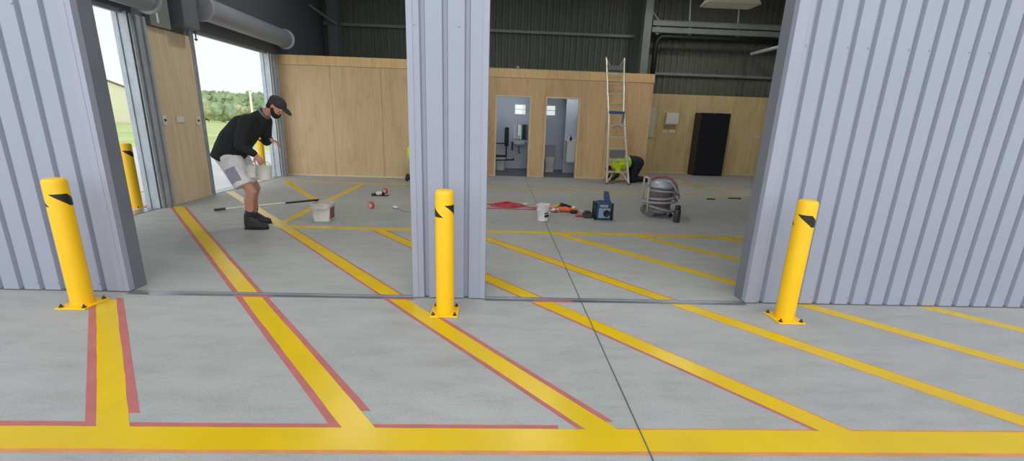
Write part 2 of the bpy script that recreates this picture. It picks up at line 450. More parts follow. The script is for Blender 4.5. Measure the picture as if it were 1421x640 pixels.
# ------------------------------------------------------------------ plywood partitions
def sheets(mb, x0, x1, y, z0, z1, seam0, d=.018, gap=.007):
    e = [x0]; s_ = seam0
    while s_ < x1-.05:
        if s_ > x0+.05: e.append(s_)
        s_ += 1.2
    e.append(x1)
    for a, b in zip(e, e[1:]): mb.box((a+gap/2, y, z0), (b-gap/2, y+d, z1))
AY = 10.87
mb = MB(); mb.box((XL, AY+.018, 0), (-.95, AY+.11, 2.80)); mb.box((-1.05, AY+.11, 0), (-.95, YB, 2.80)); mb.box((XL, AY+.11, 2.72), (-1.05, YB, 2.80))
wo = struct(mb.build('wall_office', M['darkside']))
mb = MB(); sheets(mb, XL, -.95, AY, .03, 2.615, -4.05); mb.build('plywood_lining', M['ply'], wo)
mb = MB(); mb.box((XL, AY-.012, 2.62), (-.95, AY+.02, 2.835)); mb.build('plywood_fascia', M['plyband'], wo, bevel=.002)
MB().box((XL, AY-.008, 0), (-.95, AY+.01, .03)).build('bottom_plate', M['pine'], wo)

BY = 11.88
doors = [(-.06, .83), (1.29, 2.16)]; DH = 2.12
BX0, BX1 = -.55, 4.13
mb = MB()
mb.box((BX0, BY+.018, 0), (doors[0][0]-.03, BY+.11, 2.8)); mb.box((doors[0][1]+.03, BY+.018, 0), (doors[1][0]-.03, BY+.11, 2.8)); mb.box((doors[1][1]+.03, BY+.018, 0), (BX1-.01, BY+.11, 2.8))
mb.box((doors[0][0]-.03, BY+.018, DH+.03), (doors[0][1]+.03, BY+.11, 2.8)); mb.box((doors[1][0]-.03, BY+.018, DH+.03), (doors[1][1]+.03, BY+.11, 2.8))
mb.box((BX1-.11, BY+.11, 0), (BX1-.01, YB, 2.8)); mb.box((BX0, BY+.11, 0), (BX0+.1, YB, 2.8))
mb.box((BX0, BY+.11, 2.72), (BX1-.11, YB, 2.8))
wb_ = struct(mb.build('wall_washroom', M['darkside']))
mb = MB()
e0, e1, e2, e3 = doors[0][0]-.03, doors[0][1]+.03, doors[1][0]-.03, doors[1][1]+.03
sheets(mb, BX0, e0, BY, .03, 2.60, 9); sheets(mb, e1, e2, BY, .03, 2.60, 9); sheets(mb, e3, BX1, BY, .03, 2.60, 2.93)
mb.box((e0, BY, DH+.03), (e1, BY+.018, 2.60)); mb.box((e2, BY, DH+.03), (e3, BY+.018, 2.60))
mb.box((BX1-.012, BY+.019, .03), (BX1+.004, YB-.03, 2.6))
mb.build('plywood_lining', M['ply2'], wb_)
mb = MB(); mb.box((BX0, BY-.012, 2.605), (BX1+.005, BY+.02, 2.825)); mb.box((BX1-.012, BY+.02, 2.605), (BX1+.006, YB-.03, 2.825)); mb.build('plywood_fascia', M['plyband'], wb_, bevel=.002)
mb = MB()
for a, b in ((BX0, e0), (e1, e2), (e3, BX1)): mb.box((a, BY-.006, 0), (b, BY+.012, .03))
mb.build('bottom_plate', M['pine'], wb_)
for i, (a, b) in enumerate(doors):
    mb = MB(); mb.box((a-.035, BY-.012, 0), (a, BY+.115, DH+.035)); mb.box((b, BY-.012, 0), (b+.035, BY+.115, DH+.035)); mb.box((a, BY-.012, DH), (b, BY+.115, DH+.035))
    struct(mb.build('door_%d' % (i+1), M['pine'], bevel=.003))
# washroom shells
def room(x0, x1, wx0, wx1, i):
    y0, y1 = BY+.115, YB-.04
    mb = MB(); mb.box((x0, y1, 0), (wx0, y1+.02, 2.5)); mb.box((wx1, y1, 0), (x1, y1+.02, 2.5)); mb.box((wx0, y1, 0), (wx1, y1+.02, 1.68)); mb.box((wx0, y1, 2.02), (wx1, y1+.02, 2.5))
    mb.box((x0-.01, y0, 0), (x0, y1, 2.5)); mb.box((x1, y0, 0), (x1+.01, y1, 2.5))
    mb.box((x0, y0, 2.5), (x1, y1, 2.52))
    w = struct(mb.build('wall_washroom_%d' % i, M['roomwall']))
    struct(MB().box((x0, BY+.02, .001), (x1, y1, .006)).build('floor_washroom_%d' % i, M['vinyl']))
    mb = MB()
    for lo, hi in (((wx0, wx0+.03)), ((wx1-.03, wx1))): mb.box((lo, y1-.02, 1.68), (hi, y1+.04, 2.02))
    mb.box((wx0+.03, y1-.02, 1.68), (wx1-.03, y1+.04, 1.71)); mb.box((wx0+.03, y1-.02, 1.99), (wx1-.03, y1+.04, 2.02)); mb.box((wx0+.03, y1+.0, 1.842), (wx1-.03, y1+.03, 1.858))
    wn = struct(mb.build('window_%d' % i, M['white']))
    MB().box((wx0+.03, y1+.012, 1.71), (wx1-.03, y1+.018, 1.99)).build('pane', M['glass'], wn)
room(-.42, .97, .48, .86, 1)
room(1.05, 3.2, 1.42, 1.80, 2)

# low plywood lining on the back wall
mb = MB(); sheets(mb, BX1+.01, XR, YB-.06, .03, 2.47, 5.05)
wk = struct(mb.build('wall_back_lining', M['ply3']))
MB().box((BX1+.01, YB-.064, 0), (XR, YB-.045, .035)).build('bottom_plate', M['pine'], wk)

# ------------------------------------------------------------------ steelwork on the back wall
def steel_thing(name, mb, mat, label, cat, group=None, bevel=.003):
    return tag(mb.build(name, mat, origin=None, bevel=bevel), label, cat, group)
# main column: an I section standing above the washrooms
cx, cy = 4.26, 13.45
root = thing('steel_column', (cx, cy, 2.80), 'grey steel column rising from the washroom roof beside the ladder top', 'steel column')
mb = MB(); mb.box((cx-.11, cy-.15, 2.86), (cx+.11, cy-.135, ZR-.02)); mb.build('front_flange', M['steel'], root)
mb = MB(); mb.box((cx-.11, cy+.135, 2.86), (cx+.11, cy+.15, ZR-.02)); mb.box((cx-.008, cy-.135, 2.86), (cx+.008, cy+.135, ZR-.02)); mb.build('web', M['steel'], root)
MB().box((cx-.16, cy-.18, 2.80), (cx+.16, cy+.18, 2.87)).build('base_plate', M['galv'], root)
# big double beam
root = thing('steel_beam', (4.42, 13.45, 4.1), 'grey double channel beam running from the steel column along the dark back wall', 'steel beam')
mb = MB(); mb.box((4.42, 13.36, 4.33), (XR-.02, 13.5, 4.47)); mb.box((4.42, 13.34, 4.45), (XR-.02, 13.36, 4.47)); mb.build('upper_channel', M['steel'], root, bevel=.002)
mb = MB(); mb.box((4.42, 13.38, 4.15), (XR-.02, 13.52, 4.29)); mb.build('lower_channel', M['steel'], root, bevel=.002)
mb = MB()
for x in (4.6, 5.56, 7.0, 8.3): mb.box((x-.05, 13.42, 4.1), (x+.05, 13.48, 4.5))
mb.build('cleat_plate', M['steel'], root)
# knee brace
steel_thing('steel_brace', MB().tube([(4.22, 13.34, 4.86), (4.56, 13.34, 4.47)], .022, 8), M['galv'], 'short slanted steel brace between the column and the double beam', 'brace')
# hanger rods
for x, lab in ((5.52, 'thin steel hanger rod above the beam, nearer the steel column'), (6.97, 'thin steel hanger rod above the beam, below the cream light fitting')):
    steel_thing('hanger_rod', MB().cyl((x, 13.44, 4.46), (x-.1, 13.44, ZR-.01), .025, n=10), M['galv'], lab, 'hanger rod', 'hanger rods above the beam')
# black pipe
pts = [(4.55, 13.3, 2.5), (4.55, 13.3, 3.8)]
for k in range(1, 9):
    a = PI-k*PI/16; pts.append((4.55+.22+.22*math.cos(a), 13.3, 3.80+.22*math.sin(a)))
pts += [(6.5, 13.3, 4.02), (XR-.02, 13.3, 4.02)]
steel_thing('pipe', MB().tube(pts, .075, 12), M['black'], 'thick black pipe rising beside the column and bending along under the beam', 'pipe', bevel=0)
for o in (bpy.data.objects['pipe'],):
    for p in o.data.polygons: p.use_smooth = True
# girts on the back wall
def girt(x0, x1, z, label): steel_thing('wall_girt', MB().box((x0, YB-.1, z-.04), (x1, YB-.03, z+.04)), M['steel'], label, 'wall rail', 'horizontal rails on the back wall')
girt(XL+.02, 4.05, 4.09, 'long horizontal steel rail high on the dark back wall, over the ply office')
girt(-.5, 4.05, 3.02, 'horizontal steel rail on the back wall just above the washroom roof edge')
girt(4.66, XR-.02, 3.06, 'horizontal steel rail under the black pipe on the ribbed back wall')
# column and diagonal brace over the office
root = thing('steel_column', (-4.85, 13.6, 2.8), 'dark steel column behind the ply office roof near the roller door', 'steel column')
mb = MB(); mb.box((-5.0, 13.5, 2.82), (-4.7, 13.515, ZR-.02)); mb.build('front_flange', M['darkside'], root)
mb = MB(); mb.box((-4.86, 13.515, 2.82), (-4.84, 13.78, ZR-.02)); mb.box((-5.0, 13.78, 2.82), (-4.7, 13.795, ZR-.02)); mb.build('web', M['darkside'], root)
steel_thing('steel_brace', MB().cyl((-5.20, 12.82, 4.35), (-4.72, 13.45, 4.02), .035, n=8), M['steel'], 'diagonal brace from the roller door side up to the dark column', 'brace')
for x, lab in ((.95, 'narrow dark seam post on the ribbed back wall above the washroom doors'),):
    steel_thing('seam_post', MB().box((x-.03, YB-.035, 2.9), (x+.03, YB-.028, ZR-.02)), M['darkside'], lab, 'wall post')
# end column at the right wall
root = thing('steel_column', (8.6, 13.7, 0), 'steel column in the back corner at the end of the ply lining', 'steel column')
mb = MB(); mb.box((8.50, 13.48, 0), (8.74, 13.495, ZR-.02)); mb.build('front_flange', M['steel'], root)
mb = MB(); mb.box((8.61, 13.495, 0), (8.63, 13.8, ZR-.02)); mb.build('web', M['steel'], root)
# light fitting high up
root = thing('light_fitting', (5.05, 10.2, 4.1), 'cream box light fitting hanging high in front of the dark back wall', 'light fitting')
MB().prism([(4.45, 4.12), (5.62, 4.12), (5.5, 4.28), (4.57, 4.28)], 9.95, 10.4, 'y').build('housing', M['fixture'], root, bevel=.004)
MB().box((4.52, 9.98, 4.105), (5.55, 10.37, 4.121)).build('lens', M['white'], root)
mb = MB()
for x in (4.7, 5.4): mb.cyl((x, 10.17, 4.27), (x, 10.17, ZR), .008, n=8)
mb.build('suspension_wire', M['galv'], root)
tag(MB().cyl((7.61, 13.6, 3.70), (7.61, 11.7, 3.69), .045, n=14).build('tube_light', M['white'], auto=40), 'long pale tube running out from the back wall below the beam', 'tube light')

# ------------------------------------------------------------------ roller doors
def roller_door(label, y0, y1, dx, dz, r):
    root = thing('roller_door', (XL, (y0+y1)/2, 0), label, 'roller door', 'rolled-up roller doors')
    n = 40; mb = MB()
    prof = [(r-.01 if k % 2 else r, y0+.06+(y1-y0-.12)*k/n) for k in range(n+1)]
    mb.cyl((dx, y0+.05, dz), (dx, y1-.05, dz), r-.012, n=36); mb.build('curtain_roll', M['curtain'], root, auto=30)
    for y in (y0, y1):
        mb = MB(); mb.lathe((dx, y-.02, dz), [(r+.005, 0), (r+.02, .008), (r+.02, .035), (r+.005, .04)], 36, axis=(0, 1, 0))
        mb.box((XL+.001, y-.012, dz-.07), (dx, y+.012, dz+.07)); mb.build('end_bracket', M['galv'], root, auto=40)
    mb = MB(); mb.box((XL-.12, y0+.08, 2.79), (XL-.06, y1-.08, 2.85)); mb.build('bottom_bar', M['galv'], root)
    return root
ra = roller_door('rolled-up roller door over the doorway nearest the front wall', 3.98, 6.80, -5.03, 3.02, .19)
rb = roller_door('rolled-up roller door over the doorway behind the man in shorts', 7.95, 10.86, -5.02, 3.17, .2)
def guide(root, y0, y1, sgn):
    """folded door track: a row of upright flanges on the inside of the jamb"""
    mb = MB()
    n = 4; w = (y1-y0)/n
    for k in range(n):
        a = y0+w*k
        d = (.03, .055, .02, .045)[k]
        mb.box((XL+.001, a, 0), (XL+d, a+w*.72, 2.80))
    mb.box((XL+.0005, y0, 0), (XL+.012, y1, 2.80))
    mb.build('guide_track', M['galv'], root, bevel=.003)
guide(ra, 6.70, 6.98, 1)
mb = MB(); mb.box((XL+.001, 7.905, 0), (XL+.03, 7.955, 2.8)); mb.box((XL+.001, 7.93, 0), (XL+.055, 7.945, 2.8)); mb.build('guide_track', M['galv'], rb, bevel=.002)
guide(rb, 10.51, 10.80, -1)
mb = MB(); mb.box((-5.45, 6.675, 0), (XL+.002, 6.689, 2.82)); mb.box((-5.40, 6.66, 0), (-5.37, 6.676, 2.82)); mb.build('jamb_lining', M['galv'], ra)
mb = MB(); mb.box((-5.45, 10.486, 0), (XL+.002, 10.499, 2.82)); mb.box((-5.40, 10.47, 0), (-5.37, 10.487, 2.82)); mb.build('jamb_lining', M['galv'], rb)
mb = MB(); mb.cyl((XL-.02, 8.12, 2.83), (XL-.02, 8.12, 2.72), .012, n=8); mb.ell((XL-.02, 8.12, 2.69), .025, sub=2); mb.build('pull_knob', M['greyplastic'], rb, smooth=True)
MB().box((-5.24, 7.46, 2.78), (-4.98, 7.82, 3.3)).build('motor_box', M['darkside'], rb, bevel=.02)
tag(MB().box((-5.249, 7.0, 2.71), (-5.16, 7.4, 5.3)).build('steel_post', M['steel'], bevel=.004), 'grey steel post above the plywood between the roller doors', 'steel post')
tag(MB().box((-5.159, 7.12, 2.76), (-5.157, 7.16, 2.90)).build('paper_label', M['white']), 'small white paper label stuck on the grey post over the plywood', 'label')
# switch boxes on the ply column
def plate(name, y, z, w, h, label, hole=True):
    root = thing(name, (-5.232, y, z), label, 'switch')
    MB().box((-5.232, y-w/2, z-h/2), (-5.212, y+w/2, z+h/2)).build('plate', M['white'], root, bevel=.004)
    if hole: MB().cyl((-5.213, y, z), (-5.205, y, z), w*.24, n=14).build('button', M['black'], root)
    return root
plate('door_control', 7.03, 1.34, .085, .15, 'white roller door control with black button beside the galvanised track')
plate('door_control', 7.79, 1.33, .085, .15, 'white roller door control with black button on the ply by the far doorway')
plate('wall_switch', 7.37, 1.35, .16, .09, 'blank white wall plate in the middle of the ply column', False)

# ------------------------------------------------------------------ painted lines and masking tape
SL = -.885                                    # x change per metre of depth along a stripe
def sx(x0, y): return x0+SL*(y-3.4)
def strip(pts_l, pts_r, z, t=.0012):
    mb = MB(); n = len(pts_l)
    A = [mb.bm.verts.new((x, y, z)) for x, y in pts_l]; B = [mb.bm.verts.new((x, y, z)) for x, y in pts_r]
    C = [mb.bm.verts.new((x, y, .0002)) for x, y in pts_l]; D = [mb.bm.verts.new((x, y, .0002)) for x, y in pts_r]
    f = mb.bm.faces.new
    for i in range(n-1):
        f((A[i], A[i+1], B[i+1], B[i])); f((C[i], D[i], D[i+1], C[i+1])); f((A[i], C[i], C[i+1], A[i+1])); f((B[i], B[i+1], D[i+1], D[i]))
    f((A[0], B[0], D[0], C[0])); f((A[-1], C[-1], D[-1], B[-1]))
    return mb
rnd = random.Random(11)
def wob(n, a):
    v = 0; out = []
    for i in range(n):
        v = v*.7+rnd.uniform(-a, a); out.append(v)
    return out
def stripe(x0, ya, yb, label, w=.125, jit=.0025, z=.0012, slope=None):
    """diagonal stripe whose ends are cut parallel to the wall"""
    n = max(6, int(abs(yb-ya)/.06)); hw = w/.749/2
    ys = [ya+(yb-ya)*i/n for i in range(n+1)]
    a, b = wob(n+1, jit), wob(n+1, jit)
    L = [(sx(x0, y)-hw+a[i], y) for i, y in enumerate(ys)]; R = [(sx(x0, y)+hw+b[i], y) for i, y in enumerate(ys)]
    return tag(strip(L, R, z).build('painted_stripe', M['paint']), label, 'painted floor stripe', 'diagonal yellow floor stripes')
def tape(x0, ya, yb, off0, off1, label, mat='tape', z=.0010, jit=.001):
    """tape beside a stripe: off0..off1 measured along x from the stripe's centre line"""
    n = max(6, int(abs(yb-ya)/.08)); ys = [ya+(yb-ya)*i/n for i in range(n+1)]
    a, b = wob(n+1, jit), wob(n+1, jit)
    L = [(sx(x0, y)+off0+a[i], y) for i, y in enumerate(ys)]; R = [(sx(x0, y)+off1+b[i], y) for i, y in enumerate(ys)]
    return tag(strip(L, R, z).build('masking_tape', M[mat]), label, 'masking tape', 'masking tape along the stripes')
YM0, YM1, YO, YI = 1.686, 1.832, 3.40, 3.478
H = .0834
SX = [-3.24, -2.05, -.82, .415, 1.63, 2.82, 3.96, 5.13]
# main line along the front
n = 120; xs_ = [-6+13*i/n for i in range(n+1)]
a, b = wob(n+1, .0015), wob(n+1, .0015)
tag(strip([(x, YM0+a[i]) for i, x in enumerate(xs_)], [(x, YM1+b[i]) for i, x in enumerate(xs_)], .0016).build('painted_line', M['paint']), 'wide yellow line running across the whole floor in front of all the bollards', 'painted floor line')
def htape(x0, x1, y0, y1, label, mat='tape'):
    n = 12; xs2 = [x0+(x1-x0)*i/n for i in range(n+1)]; a, b = wob(n+1, .0012), wob(n+1, .0012)
    tag(strip([(x, y0+a[i]) for i, x in enumerate(xs2)], [(x, y1+b[i]) for i, x in enumerate(xs2)], .0008).build('masking_tape', M[mat]), label, 'masking tape', 'masking tape along the main line')
htape(-6, 7, YM0-.024, YM0+.004, 'thin orange tape along the near edge of the wide yellow line', 'tape2')
def edge(i, s): return sx(SX[i], YM1)+s*H
htape(-6, edge(0, -1)+.0, YM1-.004, YM1+.034, 'pink tape on the wide line ending at the stripe by the left bollard')
htape(edge(0, 1)-.03, edge(1, -1)-.03, YM1-.004, YM1+.03, 'pink tape on the wide line between the first two stripes out from the man')
htape(edge(1, 1)-.03, edge(2, -1)-.14, YM1-.004, YM1+.03, 'pink tape on the wide line before the middle bollard, stopping short of a stripe')
htape(edge(2, 1)-.03, edge(3, -1)-.03, YM1-.004, YM1+.012, 'thin orange tape on the wide line crossed by the floor joint', 'tape2')
htape(edge(3, 1)-.03, edge(4, -1)-.03, YM1-.004, YM1+.012, 'thin orange tape on the wide line nearest the bollard by the long ribbed wall', 'tape2')
where = ['from the bollard by the left wall', 'next to the bollard by the left wall', 'passing the base of the middle bollard', 'crossed by the floor joint', 'first one past the floor joint',
         'starting behind the bollard by the long ribbed wall', 'second along the foot of the long ribbed wall', 'farthest along the long ribbed wall']
for i in range(8):
    w = .125
    y1 = (3.09 if i == 0 else YO) if i < 5 else FY+.0
    if i == 0:
        stripe(SX[0]+.0, YM1-.0, 3.30, 'yellow stripe '+where[0]+' to the wide front line', .12)
    else:
        stripe(SX[i], YM1-.0, YO if i < 5 else 3.44, 'yellow stripe outside, '+where[i], w)
tw = .052
tape(SX[0], YM1+.02, 3.20, -H-tw, -H+.01, 'pink tape down the outer edge of the stripe from the left wall bollard')
tape(SX[0], YM1+.10, 3.33, H-.01, H+tw, 'pink tape down the inner edge of the stripe from the left wall bollard')
tape(SX[1], YM1+.0, YO, -H-tw, -H+.01, 'pink tape on the near edge of the outdoor stripe next to the left wall bollard')
tape(SX[1], YM1+.13, YO, H-.01, H+tw, 'pink tape on the far edge of the outdoor stripe next to the left wall bollard')
tape(SX[2], YM1+.0, YO, -H-.038, -H+.01, 'pink tape on the near edge of the stripe passing the middle bollard')
tape(SX[2], YM1+.06, 3.11, H-.01, H+.046, 'pink tape on the far edge of the stripe passing the middle bollard')
tape(SX[3], YM1+.0, YO, -H-.03, -H+.01, 'dull red tape on the near edge of the stripe crossed by the floor joint')
tape(SX[3], YM1+.0, YO, H-.01, H+.016, 'thin orange tape on the far edge of the stripe crossed by the floor joint', 'tape2')
tape(SX[4], YM1+.0, YO, -H-.018, -H+.01, 'thin orange tape on the near edge of the stripe ending before the long ribbed wall', 'tape2')
tape(SX[4], YM1+.0, YO, H-.01, H+.014, 'thin orange tape on the far edge of the stripe ending before the long ribbed wall', 'tape2')
tape(SX[5], YM1+.0, 3.43, -H-.014, -H+.01, 'thin orange tape beside the stripe that starts behind the bollard by the long ribbed wall', 'tape2')
# inside stripes
ins = {1: 6.86, 2: 8.32, 3: 5.70, 4: 5.70, 5: 5.70, 6: 5.70, 7: 5.70}
lab_in = {1: 'yellow stripe inside running from the threshold to the ply column between the roller doors',
          2: 'yellow stripe inside running from the threshold past the man to the far doorway',
          3: 'yellow stripe inside passing behind the ribbed pillar to the cross line', 4: 'yellow stripe inside emerging beside the pillar and reaching the threshold',
          5: 'yellow stripe inside from the floor joint to the long ribbed wall jamb', 6: 'short yellow stripe inside meeting the cross line in front of the vacuum',
          7: 'shortest yellow stripe inside, at the jamb end of the cross line'}
for i, ye in ins.items():
    stripe(SX[i]+(.0 if i < 5 else .08), YI, ye, lab_in[i], .125)
tape(SX[1], YI, 6.84, -H-.05, -H+.01, 'pink tape on the near edge of the indoor stripe to the ply column')
tape(SX[1], YI, 6.84, H-.01, H+.045, 'pink tape on the far edge of the indoor stripe to the ply column')
tape(SX[2], YI, 5.66, -H-.03, -H+.01, 'pink tape on the near edge of the indoor stripe leading to the man')
tape(SX[2], YI, 5.66, H-.01, H+.028, 'pink tape on the far edge of the indoor stripe leading to the man')
tape(SX[3], YI, 5.66, -H-.026, -H+.01, 'red tape on the near edge of the indoor stripe behind the pillar')
tape(SX[3], YI, 5.66, H-.01, H+.024, 'red tape on the far edge of the indoor stripe behind the pillar')
tape(SX[4], YI, 5.66, -H-.02, -H+.01, 'red tape on the near edge of the indoor stripe seen just beside the pillar')
tape(SX[4], YI, 5.66, H-.01, H+.022, 'red tape on the far edge of the indoor stripe seen just beside the pillar')
def end_tape(i, dx0, dx1, y0, y1, label):
    tag(strip([(sx(SX[i], y0)+dx0, y0), (sx(SX[i], y0)+dx1, y0)], [(sx(SX[i], y1)+dx0, y1), (sx(SX[i], y1)+dx1, y1)], .0036).build('masking_tape', M['tape']), label, 'masking tape', 'masking tape across the stripe ends')
end_tape(1, -.14, .17, 3.395, 3.43, 'pink tape across the stripe at the steel threshold on the man\'s side')
end_tape(2, -.13, .13, 3.395, 3.42, 'pink tape across the stripe at the steel threshold beside the pillar foot')
end_tape(3, -.06, .28, 3.395, 3.43, 'pink tape across the stripe at the threshold beyond the pillar, near the floor joint')
# cross lines indoors
def line(pa, pb, w, label, z=.0020):
    pa, pb = Vector(pa), Vector(pb); d = (pb-pa).normalized(); nn = Vector((-d.y, d.x)); n = max(6, int((pb-pa).length/.15))
    a, b = wob(n+1, .002), wob(n+1, .002); L = []; R = []
    for i in range(n+1):
        p = pa+(pb-pa)*i/n
        L.append(tuple(p-nn*(w/2+a[i]))); R.append(tuple(p+nn*(w/2+b[i])))
    tag(strip(L, R, z).build('painted_line', M['paint']), label, 'painted floor line', 'yellow cross lines inside')
line((-2.98, 5.755), (8.6, 5.74), .125, 'yellow cross line inside running from the man\'s boots behind the pillar', .0022)
line((-3.03, 5.76), (-3.05, 9.68), .13, 'yellow line behind the white pail, running back from the man\'s boots', .0024)
line((-4.86, 9.86), (-3.03, 7.35), .125, 'slanted yellow line from the office corner toward the white pail', .0026)
line((-4.86, 9.86), (8.6, 9.42), .11, 'thin yellow line along the foot of the ply walls', .0028)
line((5.2, 12.2), (5.22, 10.45), .12, 'yellow line running out from in front of the black cabinet', .0022)
line((5.2, 10.5), (8.6, 10.40), .11, 'thin yellow line in front of the black cabinet', .0026)
line((-7.3, 7.3), (-6.2, 8.6), .1, 'faded yellow line on the yard outside, behind the bollard', -.0105)
# saw-cut joint
struct(MB().box((.757, -4, -.02), (.763, 11.88, .0042)).build('trim_5', M['joint']))
struct(MB().box((-5.4, 11.0, -.02), (8.7, 11.006, .0012)).build('trim_6', M['joint']))

# ------------------------------------------------------------------ bollards
def make_bollard():
    root = thing('bollard', (0, 0, 0), 'x', 'bollard', 'yellow safety bollards')
    r = .0715
    MB().lathe((0, 0, 0), [(r, .010), (r, .965), (r*.96, .982), (r*.84, .994), (r*.5, 1.0), (0, 1.001)], 40).build('post', M['bollard'], root, auto=40)
    MB().prism([(-.11, -.11), (.11, -.11), (.11, .11), (-.11, .11)], 0, .012).build('base_plate', M['bollard'], root, bevel=.003)
    for x in (-.085, .085):
        for y in (-.085, .085):
            mb = MB(); mb.lathe((x, y, .012), [(.016, 0), (.016, .003), (.011, .003), (.011, .012), (.006, .012), (.006, .024), (0, .025)], 8); mb.build('anchor_bolt', M['scuff'], root)
    mb = MB()
    for base in (0, PI):
        cols = 14; v = []
        for k in range(cols+1):
            row = []
            for z, a0 in ((.888, base-PI/2), (.796, base-.0)):
                a = a0+math.radians(82)*k/cols
                row.append(((r+.0012)*math.sin(a), -(r+.0012)*math.cos(a), z))
            v.append(row)
        m_ = 6
        for k in range(cols):
            for j in range(m_):
                def pt(kk, jj):
                    a0 = base-PI/2+jj/m_*(PI/2); a = a0+math.radians(82)*kk/cols; z = .888+(.796-.888)*jj/m_
                    return mb.bm.verts.new(((r+.0012)*math.sin(a), -(r+.0012)*math.cos(a), z))
                mb.bm.faces.new((pt(k, j), pt(k+1, j), pt(k+1, j+1), pt(k, j+1)))
    bmesh.ops.remove_doubles(mb.bm, verts=mb.bm.verts, dist=1e-5)
    mb.build('hazard_band', M['hazard'], root, smooth=True)
    return root
bp = make_bollard()
spots = [(-3.245, 3.205, 0, math.radians(49), 'yellow bollard in front of the left wall, with its base at the pink-taped stripe'),
         (-.395, 3.178, 0, math.radians(90), 'yellow bollard standing in front of the ribbed pillar'),
         (2.405, 3.16, 0, math.radians(46), 'yellow bollard in front of the long ribbed wall'),
         (-5.68, 6.78, -.012, math.radians(40), 'yellow bollard outside the doorway nearest the front wall'),
         (-5.72, 10.60, -.012, math.radians(40), 'yellow bollard outside the far doorway, seen under the man\'s arm')]
for i, (x, y, z, a, lab) in enumerate(spots):
    o = bp if i == 0 else copy_tree(bp)
    o.location = (x, y, z); o['label'] = lab
    cam_az = math.atan2(-x, y)          # turn toward the lens
    for c in o.children:
        if c.name.startswith('hazard'): c.rotation_euler.z = a+cam_az*1.0
del i

# ------------------------------------------------------------------ ladder
def ladder():
    root = thing('step_ladder', (3.08, 10.8, 0), 'tall aluminium ladder with a blue cap leaning on the ply washroom wall', 'ladder')
    def P(t, x): # t: height; ladder plane leans back
        return Vector((x, 10.78+1.03*t/2.83, t))
    cx = 3.07
    def half(t):   # half width of the lower part at height t
        return .285-.09*t/1.78
    def halfu(t): return .195+.045*(t-1.78)/1.42
    for s in (-1, 1):
        mb = MB(); mb.tube([P(.02, cx+.03+s*half(0)), P(1.80, cx+s*half(1.78))], .028, 8); mb.build('rail', M['alu'], root)
        mb = MB(); mb.tube([P(1.70, cx-.01+s*halfu(1.78)), P(3.20, cx-.03+s*halfu(3.2))], .022, 8); mb.build('extension_rail', M['alu'], root)
        p = P(.0, cx+.03+s*half(0)); mb = MB(); mb.box((p.x-.04, p.y-.035, 0), (p.x+.04, p.y+.035, .05)); mb.build('foot', M['greyplastic'], root, bevel=.008)
        # splay braces near the foot
        a = P(.06, cx+.03+s*(half(0)-.01)); b_ = P(.30, cx+.03+s*.11); mb = MB(); mb.tube([a, b_], .014, 8); mb.build('brace', M['alu'], root)
        a = P(3.16, cx-.03+s*(halfu(3.2)-.01)); b_ = P(2.98, cx-.03+s*.12); mb = MB(); mb.tube([a, b_], .009, 8); mb.build('brace', M['alu'], root)
    for t in (.31, .60, .89, 1.18, 1.47):
        h = half(t); p = P(t, cx+.02); mb = MB(); mb.box((p.x-h, p.y-.045, p.z-.015), (p.x+h, p.y+.045, p.z+.015)); mb.build('tread', M['alu'], root, bevel=.003)
    for t in (2.02, 2.27, 2.52, 2.76):
        h = halfu(t); p = P(t, cx-.02); mb = MB(); mb.box((p.x-h, p.y-.02, p.z-.016), (p.x+h, p.y+.02, p.z+.016)); mb.build('rung', M['alu'], root, bevel=.003)
    p = P(2.95, cx-.03); mb = MB(); mb.box((p.x-.215, p.y-.012, p.z-.06), (p.x+.215, p.y+.012, p.z+.05)); mb.build('top_plate', M['greyplastic'], root, bevel=.004)
    p = P(1.80, cx); mb = MB(); mb.box((p.x-.21, p.y-.07, p.z-.035), (p.x+.21, p.y+.06, p.z+.035)); mb.build('cap', M['blue'], root, bevel=.012)
    p = P(1.66, cx+.17); mb = MB(); mb.box((p.x-.02, p.y-.04, p.z-.13), (p.x+.03, p.y+.03, p.z+.10)); mb.build('latch', M['greyplastic'], root, bevel=.006)
    q = [P(1.40, cx-.10), P(1.45, cx-.05), P(1.46, cx+.05), P(1.40, cx+.12)]; mb = MB(); mb.tube([v+Vector((0, -.05, 0)) for v in q], .013, 8); mb.build('strap', M['greyplastic'], root)
    p = P(.76, cx+.02); mb = MB(); mb.box((p.x-.20, p.y-.004, p.z-.11), (p.x+.20, p.y+.004, p.z+.10)); mb.build('warning_panel', M['greyplastic'], root)
ladder()

# ------------------------------------------------------------------ people
def frame_rot(f, u):
    f = Vector(f).normalized(); u = Vector(u); u = (u-f*u.dot(f)).normalized(); s = f.cross(u)   # s: the person's right
    return f, u, s
def add_head(mb, c, f, u, s):
    c = Vector(c); R = Matrix((f, s, u)).transposed()
    def L(a, b, d): return c+f*a+s*b+u*d
    mb.ell(L(-.012, 0, .022), (.098, .077, .095), R); mb.ell(L(.022, 0, -.03), (.07, .066, .085), R)
    mb.ell(L(.05, 0, -.085), (.036, .042, .03), R)
    mb.caps(L(.088, 0, .01), L(.108, 0, -.026), .010, .015); mb.ell(L(.104, .012, -.03), .010, sub=2); mb.ell(L(.104, -.012, -.03), .010, sub=2)
    mb.ell(L(.078, 0, .034), (.014, .05, .012), R, 2)
    mb.ell(L(.088, 0, -.058), (.012, .024, .007), R, 2); mb.ell(L(.086, 0, -.069), (.012, .021, .007), R, 2)
    for k in (-1, 1):
        mb.ell(L(-.008, k*.078, -.005), (.02, .009, .032), R, 2); mb.ell(L(.068, k*.036, -.02), (.022, .02, .02), R, 2)
    return L, R
